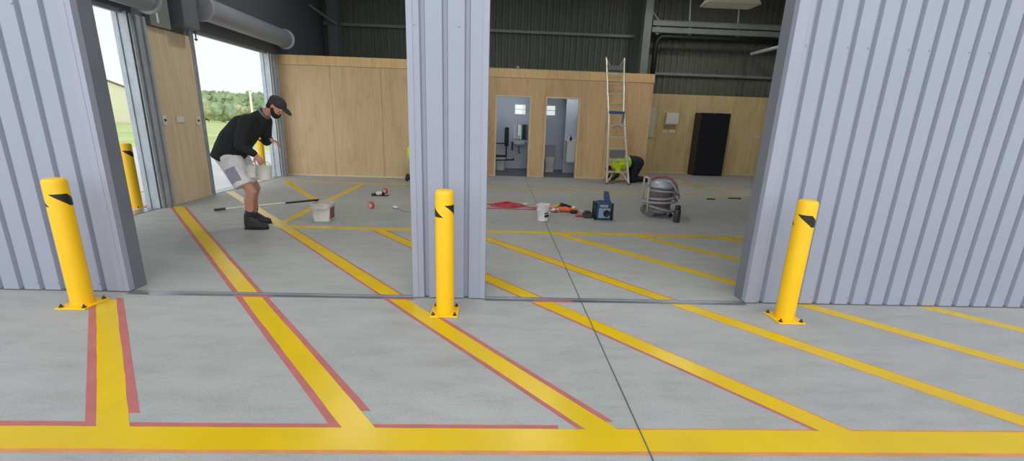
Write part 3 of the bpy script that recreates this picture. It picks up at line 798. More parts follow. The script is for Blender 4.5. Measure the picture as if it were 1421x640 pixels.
def add_hand(mb, w, d, back, grip, spread=0.0, thumb_side=1, bend=(.25, .35, .3)):
    """w wrist, d along the palm, back = back-of-hand direction; fingers curl away from the back"""
    w = Vector(w); d = Vector(d).normalized(); back = Vector(back); back = (back-d*back.dot(d)).normalized(); a = d.cross(back)*thumb_side
    k = w+d*.085
    for o in (-.028, -.009, .011, .03):
        mb.caps(w+d*.012+a*o*.55, k+a*o, .017, .0125, 10)
    ln = (.062, .07, .066, .05)
    for j, o in enumerate((.03, .011, -.009, -.028)):
        p = k+a*o; dirv = (d+a*o*spread).normalized(); L_ = ln[j]
        for seg in range(3):
            th = grip*bend[seg]*3
            ax = a
            dirv = Matrix.Rotation(-th*thumb_side, 3, ax) @ dirv
            q = p+dirv*L_*(.46, .32, .26)[seg]*1.25
            mb.caps(p, q, .0095-.0008*seg, .0088-.0008*seg, 10); p = q
    p = w+d*.025+a*.022; dirv = (d*.62+a*.72-back*.35).normalized()
    q = p+dirv*.045; mb.caps(p, q, .014, .011, 10); dirv = (d*.85+a*.15-back*.5*max(.3, grip)).normalized(); r = q+dirv*.032; mb.caps(q, r, .011, .0095, 10); mb.caps(r, r+dirv*.022, .0095, .008, 10)

def boot(root, heel, fwd, name='boot', mat=None, up=.19, L=.31):
    f = Vector(fwd).normalized(); s = Vector((-f.y, f.x, 0)); h = Vector(heel); R = Matrix((f, s, Vector((0, 0, 1)))).transposed()
    mb = MB()
    mb.caps(h+f*.055+Vector((0, 0, .055)), h+f*.07+Vector((0, 0, up)), .052, .056)
    mb.caps(h+f*.055+Vector((0, 0, .05)), h+f*(L-.06)+Vector((0, 0, .045)), .05, .044); mb.ell(h+f*(L-.07)+Vector((0, 0, .042)), (.07, .052, .042), R)
    mb.caps(h+f*.09+Vector((0, 0, .12)), h+f*.19+Vector((0, 0, .075)), .045, .035)
    b = mb.build(name, mat or M['boot'], root, remesh=.009, smo=4)
    mb = MB(); poly = []
    for k in range(20):
        a = 2*PI*k/20; u_ = math.cos(a); v_ = math.sin(a)
        x = (L/2)*(abs(u_)**.6)*(1 if u_ > 0 else -1); y = .05*(abs(v_)**.6)*(1 if v_ > 0 else -1)
        p = h+f*(L/2+x)+s*y; poly.append((p.x, p.y))
    mb.prism(poly, h.z+.0, h.z+.024); mb.build('sole', M['black'], b, bevel=.004)
    return b

# ---- the bent man in white shorts
root = thing('person', (-3.27, 5.68, 0), 'bearded person in black shirt, white spattered shorts and cap, bent over holding white paint pots', 'person')
yc = 5.71
hd_c = Vector((-2.83, yc, 1.585)); hf, hu, hs = frame_rot((.80, -.04, -.60), (.6, 0, .8))
legs = {-1: dict(hip=(-3.44, yc-.095, .92), knee=(-3.19, 5.575, .51), ank=(-3.268, 5.585, .13)), 1: dict(hip=(-3.45, yc+.095, .92), knee=(-3.295, 5.86, .51), ank=(-3.395, 5.93, .13))}
arms = {-1: dict(sh=(-3.11, yc-.185, 1.405), el=(-3.205, yc-.25, 1.115), wr=(-3.03, 5.475, .995)), 1: dict(sh=(-3.08, yc+.19, 1.405), el=(-3.13, yc+.25, 1.13), wr=(-3.03, 5.87, 1.165))}
mb = MB()
mb.chain([(-3.45, yc, .95), (-3.36, yc, 1.15), (-3.22, yc, 1.32), (-3.11, yc, 1.40)], [.13, .125, .125, .09])
mb.chain([(-3.09, yc, 1.41), (-2.98, yc, 1.50), (-2.88, yc, 1.545)], [.068, .06, .055])
add_head(mb, hd_c, hf, hu, hs)
for k in (-1, 1):
    l = legs[k]; kn = Vector(l['knee']); an = Vector(l['ank'])
    mb.chain([l['hip'], kn], [.085, .062]); calf = kn.lerp(an, .32)+Vector((-.022, 0, 0))
    mb.chain([kn, calf, kn.lerp(an, .7)+Vector((-.004, 0, 0)), an], [.058, .06, .046, .04]); mb.ell(kn+Vector((.02, 0, .0)), .047, sub=2)
    a = arms[k]; mb.chain([a['sh'], a['el'], a['wr']], [.055, .042, .028])
add_hand(mb, arms[-1]['wr'], (.45, .12, -.75), (.5, -.7, .25), .62, thumb_side=1)
add_hand(mb, arms[1]['wr'], (.85, -.12, -.30), (.2, .25, 1), .42, spread=1.2, thumb_side=1)
body = mb.build('body', M['skin'], root, remesh=.006, smo=3)
# shirt
mb = MB()
for y in (-.075, .075):
    mb.chain([(-3.455, yc+y, 1.02), (-3.37, yc+y*1.05, 1.16), (-3.22, yc+y*1.25, 1.325), (-3.11, yc+y*1.35, 1.395)], [.165, .165, .15, .095])
mb.chain([(-3.44, yc, 1.02), (-3.36, yc, 1.17), (-3.20, yc, 1.33), (-3.10, yc, 1.40)], [.175, .168, .158, .11])
mb.cyl((-3.42, yc-.07, 1.10), (-3.505, yc-.07, .905), .155, .175, 24); mb.cyl((-3.42, yc+.07, 1.10), (-3.505, yc+.07, .905), .155, .175, 24)
mb.chain([(-3.13, yc, 1.40), (-3.0, yc, 1.485)], [.10, .075])
for k in (-1, 1):
    a = arms[k]; w = Vector(a['el']).lerp(Vector(a['wr']), .90)
    mb.chain([a['sh'], Vector(a['sh']).lerp(Vector(a['el']), .55), a['el'], w], [.085, .07, .062, .046])
sh = mb.build('shirt', M['shirt'], root, remesh=.010, smo=4)
mb = MB(); pts = []
for k in range(24):
    t = 2*PI*k/24; ax = Vector((.80, 0, .58)).normalized(); s1 = Vector((0, 1, 0)); s2 = ax.cross(s1)
    pts.append(Vector((-2.985, yc, 1.502))+s1*.074*math.cos(t)+s2*.076*math.sin(t))
mb.tube(pts, .014, 8, closed=True); mb.build('collar', M['greyplastic'], sh, smooth=True)
# shorts
mb = MB()
for k in (-1, 1):
    l = legs[k]; hp = Vector(l['hip']); kn = Vector(l['knee'])
    hem = hp.lerp(kn, .86)+Vector((-.03, 0, .02))
    mb.ell(hp+Vector((-.02, -.01*k, .02)), (.165, .12, .14)); mb.cyl(hp+Vector((-.015, 0, .03)), hem, .145, .135, 26)
mb.ell((-3.47, yc, .97), (.16, .19, .10))
so = mb.build('shorts', M['shorts'], root, remesh=.010, smo=3)
l = legs[-1]
mb = MB(); c = Vector((-3.33, yc-.247, .735)); R = Matrix.Rotation(-.42, 3, 'Y')
mb.box(c+Vector((-.07, -.012, -.10)), c+Vector((.07, .012, .09)), R); mb.build('cargo_pocket', plain('grey_lilac_patch', (158, 156, 172), .85, 0, .08, 12), so, bevel=.01)
for k in (-1, 1):
    an = Vector(legs[k]['ank']); boot(root, (an.x-.075, an.y, 0), (1, -.05*k, 0))
    mb = MB(); mb.chain([an+Vector((.01, 0, .06)), an+Vector((.015, 0, .115))], [.05, .052]); mb.build('sock', M['boot'], root, remesh=.008, smo=2)
# beard, hair, cap, eyes
def LH(a, b, d): return hd_c+hf*a+hs*b+hu*d
RH = Matrix((hf, hs, hu)).transposed()
mb = MB(); mb.ell(LH(.055, 0, -.092), (.045, .056, .044), RH); mb.ell(LH(.084, 0, -.083), (.024, .036, .026), RH)
for k in (-1, 1): mb.chain([LH(.0, k*.069, -.03), LH(.03, k*.062, -.07), LH(.06, k*.035, -.10)], [.018, .026, .03])
mb.ell(LH(.096, .0, -.047), (.010, .03, .008), RH, 2)
mb.build('beard', M['beard'], root, remesh=.006, smo=2)
mb = MB(); mb.ell(LH(-.03, 0, .015), (.086, .082, .088), RH); mb.ell(LH(-.06, 0, -.04), (.05, .062, .045), RH); mb.build('hair', M['beard'], root, remesh=.008, smo=2)
mb = MB(); mb.ell(LH(-.008, 0, .058), (.112, .092, .078), RH); mb.ell(LH(-.04, 0, .035), (.075, .088, .06), RH)
cap = mb.build('cap', M['cap'], root, remesh=.007, smo=3)
mb = MB(); R2 = RH @ Matrix.Rotation(.22, 3, 'Y'); mb.ell(LH(.125, 0, .04), (.085, .082, .011), R2); mb.build('brim', M['boot'], cap, smooth=True)
for k in (-1, 1): MB().ell(LH(.083, k*.031, .012), .011, sub=2).build('eye', M['white'], root, smooth=True)
# pots held by the near hand
def paint_pot(loc, r, h, hz, label):
    x, y, z = loc
    rt = thing('paint_pot', loc, label, 'paint pot', 'paint pots held by the bent person')
    MB().lathe(loc, [(r*.82, 0), (r, h), (r*1.05, h), (r*1.05, h-.012), (r*1.01, h-.014), (r*.96, h-.002), (r*.93, h-.03), (0, h-.03)], 28).build('pot', M['pail'], rt, auto=40)
    pts = []
    for k in range(13):
        t = PI*k/12; pts.append((x+r*1.02*math.cos(t), y, z+h-.02+(hz-(z+h-.02))*math.sin(t)))
    MB().tube(pts, .004, 8).build('wire_handle', M['galv'], rt, smooth=True)
    return rt
paint_pot((-2.945, 5.49, .685), .085, .17, .915, 'white paint pot dangling from the bent person\'s hand, nearer the far jamb')
paint_pot((-3.09, 5.46, .715), .062, .15, .92, 'smaller white paint pot held against the bent person\'s shorts')

# ---- kneeling person behind the ladder
root = thing('person', (3.6, 11.34, 0), 'person in hi-vis yellow top and black trousers kneeling on the floor behind the ladder', 'person')
y = 11.34
mb = MB()
mb.chain([(3.68, y, .54), (3.42, y, .53), (3.17, y, .43)], [.14, .125, .10]); mb.chain([(3.15, y, .42), (3.05, y, .36)], [.06, .055])
f, u, s = frame_rot((-.55, -.1, -.83), (-.83, 0, .55)); add_head(mb, (2.99, y, .30), f, u, s)
K = {}
for k in (-1, 1):
    kn = Vector((3.60+.04*k, y+.13*k, .085)); an = Vector((3.97, y+.12*k, .085)); K[k] = (kn, an)
    mb.chain([(3.70, y+.09*k, .52), kn, an], [.10, .06, .042])
    sh_, el, wr = Vector((3.17, y+.17*k, .44)), Vector((3.16, y+.24*k, .20)), Vector((3.02, y+.2*k, .075))
    mb.chain([sh_, el, wr], [.052, .042, .03]); add_hand(mb, wr, (-.9, -.1*k, -.25), (.2, 0, 1), .12, spread=1.5, thumb_side=k)
mb.build('body', M['skin'], root, remesh=.008, smo=3)
mb = MB()
for k in (-1, 1):
    kn, an = K[k]
    mb.chain([(3.72, y+.085*k, .53), (3.66, y+.11*k, .30), kn], [.165, .12, .085]); mb.chain([kn, kn.lerp(an, .5)+Vector((0, 0, .02)), an], [.085, .075, .06])
    mb.chain([(3.70, y+.06*k, .54), (3.47, y+.06*k, .56)], [.16, .15])
mb.build('trousers', M['dark'], root, remesh=.012, smo=4)
mb = MB()
for k in (-1, 1):
    mb.chain([(3.43, y+.07*k, .545), (3.27, y+.08*k, .49), (3.16, y+.08*k, .43)], [.165, .15, .11])
    mb.chain([(3.17, y+.17*k, .44), (3.165, y+.22*k, .28)], [.085, .07])
sh = mb.build('hi_vis_top', M['hivis'], root, remesh=.012, smo=4)
for k in (-1, 1):
    mb = MB(); mb.chain([(3.168, y+.2*k, .36), (3.16, y+.24*k, .20), (3.04, y+.205*k, .09)], [.06, .056, .044]); mb.build('sleeve', M['dark'], root, remesh=.01, smo=3)
mb = MB(); pts = [Vector((3.425, y+.238*math.cos(2*PI*k/28), .545+.168*math.sin(2*PI*k/28))) for k in range(28)]
mb.tube(pts, .018, 8, closed=True); mb.build('reflective_strip', M['reflect'], sh, smooth=True)
mb = MB(); R = Matrix((f, s, u)).transposed(); c = Vector((2.99, y, .30)); mb.ell(c-f*.02+u*.03, (.1, .083, .09), R); mb.build('hair', M['beard'], root, remesh=.01, smo=2)
for k in (-1, 1):
    kn, an = K[k]
    mb = MB(); mb.chain([an+Vector((-.02, 0, .0)), an+Vector((.06, 0, .01))], [.052, .05]); mb.chain([an+Vector((.06, 0, .02)), an+Vector((.09, 0, -.035))], [.048, .045]); mb.build('shoe', M['boot'], root, remesh=.01, smo=3)

# ---- worker mostly hidden behind the pillar
root = thing('person', (-1.95, 10.5, 0), 'crouching person in a hi-vis yellow top, mostly hidden behind the ribbed pillar', 'person')
y = 10.45
mb = MB()
mb.chain([(-1.93, y, .38), (-1.98, y, .62), (-1.96, y, .80)], [.13, .12, .10]); mb.chain([(-1.95, y, .84), (-1.90, y, .95)], [.058, .055])
f, u, s = frame_rot((.9, 0, -.4), (.4, 0, .9)); add_head(mb, (-1.86, y, 1.03), f, u, s)
for k in (-1, 1):
    kn = Vector((-1.58, y+.13*k, .34 if k > 0 else .10)); an = Vector((-1.66 if k > 0 else -2.06, y+.12*k, .10)); K[k] = (kn, an)
    mb.chain([(-1.92, y+.09*k, .36), kn, an], [.09, .058, .04])
    sh_, el, wr = Vector((-1.96, y+.18*k, .78)), Vector((-1.83, y+.22*k, .52)), Vector((-1.60, y+.14*k, .45))
    mb.chain([sh_, el, wr], [.05, .042, .028]); add_hand(mb, wr, (.9, -.1*k, -.3), (.3, 0, 1), .3, thumb_side=-k)
mb.build('body', M['skin'], root, remesh=.008, smo=3)
mb = MB()
for k in (-1, 1):
    kn, an = K[k]; mb.chain([(-1.94, y+.08*k, .37), kn], [.13, .08]); mb.chain([kn, an], [.078, .055])
mb.build('trousers', M['dark'], root, remesh=.012, smo=4)
mb = MB()
for k in (-1, 1):
    mb.chain([(-1.96, y+.07*k, .42), (-2.03, y+.08*k, .66), (-2.05, y+.08*k, .74)], [.14, .145, .13]); mb.chain([(-1.96, y+.18*k, .78), (-1.88, y+.21*k, .62)], [.085, .07])
mb.build('hi_vis_top', M['hivis'], root, remesh=.012, smo=4)
mb = MB(); R = Matrix((f, s, u)).transposed(); c = Vector((-1.86, y, 1.03)); mb.ell(c-f*.02+u*.03, (.1, .083, .09), R); mb.build('hair', M['beard'], root, remesh=.01, smo=2)
boot(root, (-1.74, y+.12, 0), (1, 0, 0)); 
mb = MB(); an = K[-1][1]; mb.chain([an+Vector((-.03, 0, 0)), an+Vector((-.10, 0, .0))], [.055, .055]); mb.chain([an+Vector((-.10, 0, .04)), an+Vector((-.12, 0, -.045))], [.05, .05]); mb.build('boot', M['boot'], root, remesh=.01, smo=3)

# ------------------------------------------------------------------ things on the floor
# square white pail
root = thing('paint_pail', (-2.545, 6.20, 0), 'square white paint pail on the floor beside the bent person', 'paint pail')
def rsq(cx, cy, hx, hy, r, n=5):
    out = []
    for sx_, sy_, a0 in ((1, 1, 0), (-1, 1, PI/2), (-1, -1, PI), (1, -1, 1.5*PI)):
        for k in range(n+1):
            a = a0+PI/2*k/n; out.append((cx+sx_*(hx-r)+r*math.cos(a), cy+sy_*(hy-r)+r*math.sin(a)))
    return out
def loft(mb, loops, cap0=True, cap1=True):
    R_ = [[mb.bm.verts.new((x, y_, z)) for x, y_ in pl] for pl, z in loops]
    n = len(R_[0])
    for A, B in zip(R_, R_[1:]):
        for i in range(n):
            j = (i+1) % n; mb.bm.faces.new((A[i], A[j], B[j], B[i]))
    if cap0: mb.bm.faces.new(R_[0][::-1])
    if cap1: mb.bm.faces.new(R_[-1])
c = (-2.545, 6.20); mb = MB()
loft(mb, [(rsq(*c, .115, .10, .035), 0), (rsq(*c, .135, .118, .04), .235), (rsq(*c, .148, .131, .042), .237), (rsq(*c, .148, .131, .042), .262), (rsq(*c, .138, .121, .04), .262), (rsq(*c, .125, .108, .035), .10)])
mb.build('tub', M['pail'], root, auto=35)
mb = MB(); loft(mb, [(rsq(*c, .112, .10, .034), .12), (rsq(*c, .116, .102, .034), .15)]); mb.build('yellow_paint', M['paint'], root)
mb = MB(); mb.box((-2.425, 6.12, .03), (-2.412, 6.28, .20), Matrix.Rotation(.08, 3, 'Y')); mb.build('side_label', plain('brown_red_label', (132, 84, 84), .6, 0, .2, 30), root, bevel=.003)
pts = [(-2.545+.15*math.cos(PI*k/14), 6.20-.131*1.0-.012*math.sin(PI*k/14), .24-.07*math.sin(PI*k/14)) for k in range(15)]
MB().tube(pts, .004, 8).build('wire_handle', M['galv'], root, smooth=True)
# roller pole from the floor to the pail rim
root = thing('roller_pole', (-4.38, 6.6, 0), 'long roller pole with black grips, resting from the floor onto the white pail', 'roller pole')
A, B = Vector((-4.38, 6.62, .016)), Vector((-2.68, 6.27, .279))
d = B-A
MB().cyl(A, A+d*.115, .019, n=14).build('rubber_grip', M['black'], root, auto=40)
MB().cyl(A+d*.11, A+d*.74, .0125, n=12).build('pole', M['alu'], root, auto=40)
MB().cyl(A+d*.72, B+d*.03, .015, n=12).build('grip_sleeve', M['black'], root, auto=40)
mb = MB(); mb.tube([B+d*.03, B+d*.06+Vector((0, 0, .005)), B+d*.075+Vector((0, -.05, -.01)), B+d*.09+Vector((0, -.06, -.05))], .004, 8); mb.build('roller_frame', M['galv'], root, smooth=True)
# small rolls of tape
def tape_roll(x, y, label, lying, col='tape'):
    root = thing('tape_roll', (x, y, 0), label, 'tape roll', 'pink tape rolls on the floor')
    prof = [(.038, -.02), (.055, -.02), (.055, .02), (.038, .02), (.038, -.02)]
    ax = (0, 0, 1) if lying else (.5, .8, 0); z = .02 if lying else .055
    def ring(r0, r1, h):
        mb = MB(); q = Vector(ax).to_track_quat('Z', 'Y').to_matrix(); c = Vector((x, y, z)); n = 26; R_ = []
        for r_, hh in ((r0, -h), (r1, -h), (r1, h), (r0, h)):
            R_.append([mb.bm.verts.new(c+q @ Vector((r_*math.cos(2*PI*i/n), r_*math.sin(2*PI*i/n), hh))) for i in range(n)])
        for a in range(4):
            A_, B_ = R_[a], R_[(a+1) % 4]
            for i in range(n):
                j = (i+1) % n; mb.bm.faces.new((A_[i], A_[j], B_[j], B_[i]))
        return mb
    ring(.041, .058, .02).build('tape', M['red'], root, auto=40); ring(.036, .0412, .021).build('core', M['pine'], root, auto=40)
tape_roll(-2.25, 8.55, 'pink tape roll standing on edge, behind the green-black tool', False)
tape_roll(-2.11, 7.10, 'pink tape roll on the floor between the pail and the pillar', False)
# small dark green tool by the pink roll
root = thing('hand_tool', (-2.30, 8.30, 0), 'small dark tool with a white middle lying in front of a pink tape roll', 'hand tool')
mb = MB(); mb.chain([(-2.42, 8.27, .03), (-2.34, 8.29, .035)], [.024, .03]); mb.build('handle', plain('dark_green_rubber', (52, 66, 48), .6), root, smooth=True)
MB().caps((-2.33, 8.29, .045), (-2.27, 8.30, .05), .038, .036).build('body', M['white'], root, smooth=True)
MB().caps((-2.25, 8.31, .045), (-2.22, 8.31, .045), .034, .03).build('head', M['black'], root, smooth=True)
mb = MB(); mb.prism([(-2.44, 8.22), (-2.12, 8.24), (-2.12, 8.36), (-2.44, 8.34)], 0, .012); mb.build('base_plate', plain('dark_green_base', (58, 66, 50), .6), root, bevel=.004)
# white cord scrap
root = thing('cord_end', (-1.6, 7.0, 0), 'short white cord with a plug lying by the pillar', 'cord')
MB().tube([(-1.69, 7.12, .02), (-1.60, 7.02, .008), (-1.53, 6.90, .008), (-1.40, 6.84, .008), (-1.28, 6.86, .008)], .007, 8).build('flex', M['hose'], root, smooth=True)
MB().caps((-1.74, 7.15, .026), (-1.69, 7.12, .024), .024, .018).build('plug', M['white'], root, smooth=True)
# red coiled lead
rr = random.Random(4); pts = []
for k in range(420):
    t = k*.21; rad = .72+.28*math.sin(k*.043+1.0)
    px = .20+.27*rad*math.cos(t)+.05*math.sin(k*.11); py = 7.62+.17*rad*math.sin(t)+.03*math.cos(k*.17)
    hz = .012+.055*(k/420)*(.6+.4*math.sin(k*.37))*math.exp(-((px-.2)**2)/.05)
    pts.append((px, py, hz))
pts = [(-.55, 7.42, .009), (-.40, 7.50, .009), (-.25, 7.60, .009), (-.1, 7.72, .010)]+pts+[(.5, 7.55, .01), (.62, 7.50, .009), (.74, 7.45, .009), (.66, 7.32, .009), (.40, 7.30, .009), (.05, 7.33, .009), (-.25, 7.32, .009), (-.5, 7.22, .009)]
root = thing('extension_lead', (.2, 7.6, 0), 'tangled red extension lead heaped on the floor beyond the pillar', 'extension lead')
MB().tube(pts, .0085, 6).build('cable', M['red'], root, smooth=True)
MB().caps((.50, 7.66, .03), (.56, 7.69, .03), .024, .02).build('plug', M['white'], root, smooth=True)
# round white tub
root = thing('paint_tub', (.735, 6.55, 0), 'round white plastic tub with black label standing on the floor joint', 'paint tub')
c = (.735, 6.55, 0)
MB().lathe(c, [(.085, 0), (.092, .16), (.102, .162), (.102, .185), (.096, .19), (.1, .235), (.108, .237), (.108, .256), (.1, .258), (.095, .24), (.088, .19), (0, .19)], 32).build('tub', M['pail2'], root, auto=35)
mb = MB()
for k in range(8):
    a0, a1 = math.radians(10+k*8), math.radians(10+(k+1)*8)
    v = [mb.bm.verts.new((c[0]+.0935*math.sin(a), c[1]-.0935*math.cos(a), z)) for a, z in ((a0, .06), (a1, .06), (a1, .135), (a0, .135))]
    mb.bm.faces.new(v)
bmesh.ops.remove_doubles(mb.bm, verts=mb.bm.verts, dist=1e-5); mb.build('label_patch', M['black'], root)
MB().tube([(c[0]+.1*math.cos(PI*k/14), c[1]-.105-.01*math.sin(PI*k/14), .17-.06*math.sin(PI*k/14)) for k in range(15)], .004, 8).build('wire_handle', M['white'], root, smooth=True)
# crumpled red-and-white tape beside the tub
pts = []
for k in range(90):
    t = k*.33; pts.append((.98+.10*math.cos(t)*(.6+.4*math.sin(k*.13)), 7.22+.10*math.sin(t*.9), .02+.05*abs(math.sin(k*.27))))
tag(MB().tube(pts, .011, 5).build('crumpled_tape', spatter_mat('red_white_tape', (206, 84, 84), (236, 226, 224), 26, .5, .5)), 'crumpled red and white tape behind the round white tub', 'crumpled tape')
# orange power tool
root = thing('power_tool', (1.2, 7.24, 0), 'orange and black power tool lying on its side beyond the white tub', 'power tool')
mb = MB(); mb.caps((1.10, 7.22, .05), (1.30, 7.18, .045), .046, .04); mb.caps((1.28, 7.18, .045), (1.40, 7.17, .04), .036, .028); mb.build('body', M['orange'], root, remesh=.008, smo=3)
mb = MB(); mb.chain([(1.10, 7.26, .09), (1.2, 7.27, .115), (1.28, 7.24, .09)], [.02, .022, .02]); mb.build('handle', M['black'], root, smooth=True)
MB().box((1.27, 7.07, .0), (1.38, 7.15, .055)).build('battery', M['black'], root, bevel=.01)
MB().cyl((1.40, 7.17, .04), (1.47, 7.16, .038), .016, n=12).build('chuck', M['galv'], root, auto=40)
MB().caps((1.33, 7.22, .07), (1.36, 7.24, .085), .022).build('switch_cap', M['white'], root, smooth=True)
root = thing('torch', (1.12, 7.52, 0), 'small yellow torch with a black end behind the orange power tool', 'torch')
MB().caps((1.05, 7.52, .03), (1.14, 7.55, .05), .028, .03).build('barrel', M['yellowp'], root, smooth=True)
MB().caps((1.16, 7.56, .055), (1.20, 7.57, .06), .036, .034).build('head', M['black'], root, smooth=True)
# blue site radio
root = thing('site_radio', (1.725, 6.70, 0), 'blue and grey site radio standing on the floor between tub and vacuum', 'radio')
c = (1.725, 6.72)
mb = MB(); loft(mb, [(rsq(*c, .13, .085, .03), .02), (rsq(*c, .135, .09, .03), .06), (rsq(*c, .13, .085, .03), .27), (rsq(*c, .11, .07, .03), .30)]); mb.build('case', M['navy'], root, bevel=.004)
mb = MB()
for sx_ in (-1, 1):
    for sy_ in (-1, 1): mb.chain([(c[0]+sx_*.135, c[1]+sy_*.085, .02), (c[0]+sx_*.135, c[1]+sy_*.085, .27)], [.02, .018])
mb.build('corner_bumper', M['black'], root, smooth=True)
MB().box((c[0]-.085, c[1]-.096, .04), (c[0]+.10, c[1]-.088, .20)).build('front_panel', plain('pale_blue_panel', (130, 158, 188), .4), root, bevel=.004)
mb = MB(); mb.lathe((c[0]+.045, c[1]-.094, .115), [(.058, 0), (.058, .006), (.048, .008), (.04, .004), (0, .006)], 28, axis=(0, -1, 0)); mb.build('speaker', M['black'], root, auto=40)
MB().box((c[0]-.07, c[1]-.096, .215), (c[0]+.06, c[1]-.084, .255)).build('display', M['hose'], root, bevel=.003)
mb = MB(); mb.tube([(c[0]-.10, c[1], .28), (c[0]-.10, c[1], .325), (c[0]+.10, c[1], .325), (c[0]+.10, c[1], .28)], .014, 10); mb.build('carry_handle', M['hose'], root, smooth=True)
mb = MB(); loft(mb, [(rsq(c[0]+.055, c[1], .042, .04, .012), .285), (rsq(c[0]+.045, c[1], .045, .04, .012), .38), (rsq(c[0]+.03, c[1], .03, .035, .012), .46)]); mb.build('antenna_block', plain('dark_blue_block', (52, 78, 116), .5), root)
# black charger and red bit beside the radio
root = thing('battery_charger', (1.50, 6.82, 0), 'black battery charger on the floor against the blue radio', 'charger')
MB().box((1.43, 6.76, 0), (1.58, 6.90, .075)).build('case', M['scuff'], root, bevel=.015)
MB().box((1.46, 6.78, .075), (1.55, 6.88, .11)).build('battery', M['black'], root, bevel=.01)
mb = MB(); mb.caps((1.33, 6.86, .025), (1.42, 6.84, .025), .024, .02); tag(mb.build('red_clamp', M['red'], smooth=True), 'small red clamp on the floor next to the black charger', 'clamp')
# wet vacuum with hoses
V = Vector((2.80, 7.12, 0))
root = thing('vacuum_cleaner', tuple(V), 'grey drum vacuum cleaner wrapped in hose on a wheeled frame', 'vacuum cleaner')
MB().lathe(V, [(.17, .13), (.185, .15), (.195, .46), (.205, .47), (.205, .49), (.19, .5)], 32).build('drum', M['maroon'], root, auto=40)
MB().lathe(V, [(.195, .5), (.2, .52), (.18, .57), (.13, .61), (.05, .625), (0, .626)], 32).build('motor_head', M['galv'], root, auto=40)
MB().lathe(V, [(.21, .085), (.22, .1), (.21, .13), (.0, .135)], 32).build('base', M['greyplastic'], root, auto=40)
for px, py in ((-.19, -.10), (-.19, .12)):
    mb = MB(); mb.lathe(V+Vector((px, py-.015, .085)), [(.05, -.002), (.082, 0), (.085, .01), (.085, .03), (.05, .034)], 24, axis=(0, 1, 0)); mb.build('wheel', M['greyplastic'], root, auto=40)
for px, py in ((.17, -.12), (.17, .12)):
    mb = MB(); mb.lathe(V+Vector((px, py-.012, .035)), [(.02, 0), (.034, .002), (.034, .024), (.02, .026)], 18, axis=(0, 1, 0)); mb.cyl(V+Vector((px, py, .04)), V+Vector((px, py, .10)), .012, n=10); mb.build('caster', M['black'], root, auto=40)
mb = MB(); mb.tube([V+Vector((-.245, -.13, .09)), V+Vector((-.262, -.13, .62)), V+Vector((-.262, -.11, .655)), V+Vector((-.262, .11, .655)), V+Vector((-.262, .13, .62)), V+Vector((-.245, .13, .09))], .016, 10); mb.build('push_handle', M['alu'], root, smooth=True)
mb = MB(); mb.caps(V+Vector((-.262, -.13, .53)), V+Vector((-.262, -.13, .645)), .027); mb.build('handle_grip', M['hose'], root, smooth=True)
def hoop(z0, z1, r, a0, a1, rad, nm, mat, ex=1.0):
    n = 40; pts = []
    for k in range(n+1):
        t = a0+(a1-a0)*k/n; pts.append(V+Vector((r*ex*math.cos(t), r*math.sin(t), z0+(z1-z0)*k/n)))
    MB().tube(pts, rad, 10).build(nm, mat, root, smooth=True)
hoop(.47, .44, .222, 0, 2*PI, .018, 'hose', M['hose']); hoop(.30, .36, .235, PI*.95, 2.12*PI, .023, 'hose', M['hose']); hoop(.24, .30, .245, PI*.95, 2.2*PI, .023, 'hose', M['hose'], 1.12)
hoop(.22, .10, .24, PI*.98, 1.85*PI, .023, 'hose', M['hose'])
pts = [V+Vector(p) for p in ((-.02, -.12, .60), (.06, -.16, .62), (.14, -.19, .55), (.20, -.20, .45), (.25, -.15, .40), (.27, -.02, .40))]
MB().tube(pts, .023, 10).build('hose', M['hose'], root, smooth=True)
pts = [V+Vector(p) for p in ((-.20, .05, .60), (-.05, .10, .655), (.08, .06, .665), (.16, -.02, .64), (.21, -.10, .55), (.235, -.12, .45))]
MB().tube(pts, .021, 10).build('red_hose', plain('dull_red_hose', (150, 96, 92), .5), root, smooth=True)
pts = [V+Vector((.27*math.cos(t)+.04, .27*math.sin(t), .36+.02*math.sin(t*2))) for t in [(-.9+1.9*k/20) for k in range(21)]]
MB().tube(pts, .014, 8).build('cable', M['hose'], root, smooth=True)
# black drink bottle
root = thing('drink_bottle', (2.925, 6.64, 0), 'black drink bottle standing in front of the drum vacuum', 'bottle')
MB().lathe((2.925, 6.64, 0), [(.05, 0), (.054, .006), (.054, .19), (.045, .212), (.036, .22)], 28).build('flask', plain('dark_steel_flask', (62, 64, 68), .4, .2), root, auto=40)
MB().lathe((2.925, 6.64, .218), [(.038, 0), (.043, .004), (.043, .045), (.032, .06), (0, .062)], 24).build('lid', M['black'], root, auto=40)
# scraps near the jamb
for x, y, l, a, lab in ((4.63, 8.92, .2, .1, 'small dark scrap on the floor, closer to the vacuum'), (5.25, 9.1, .32, -.25, 'long flat dark scrap on the floor before the thin yellow lines')):
    mb = MB(); mb.prism([(x-l/2, y-.04), (x+l*.3, y-.055), (x+l/2, y+.02), (x, y+.05), (x-l*.45, y+.03)], 0, .02); tag(mb.build('scrap_piece', M['scuff'], bevel=.006), lab, 'scrap')
mb = MB(); mb.caps((-4.72, 8.12, .03), (-4.58, 8.20, .03), .03, .026); tag(mb.build('sanding_block', M['scuff'], smooth=True), 'small dark block on the floor by the far doorway edge', 'block')

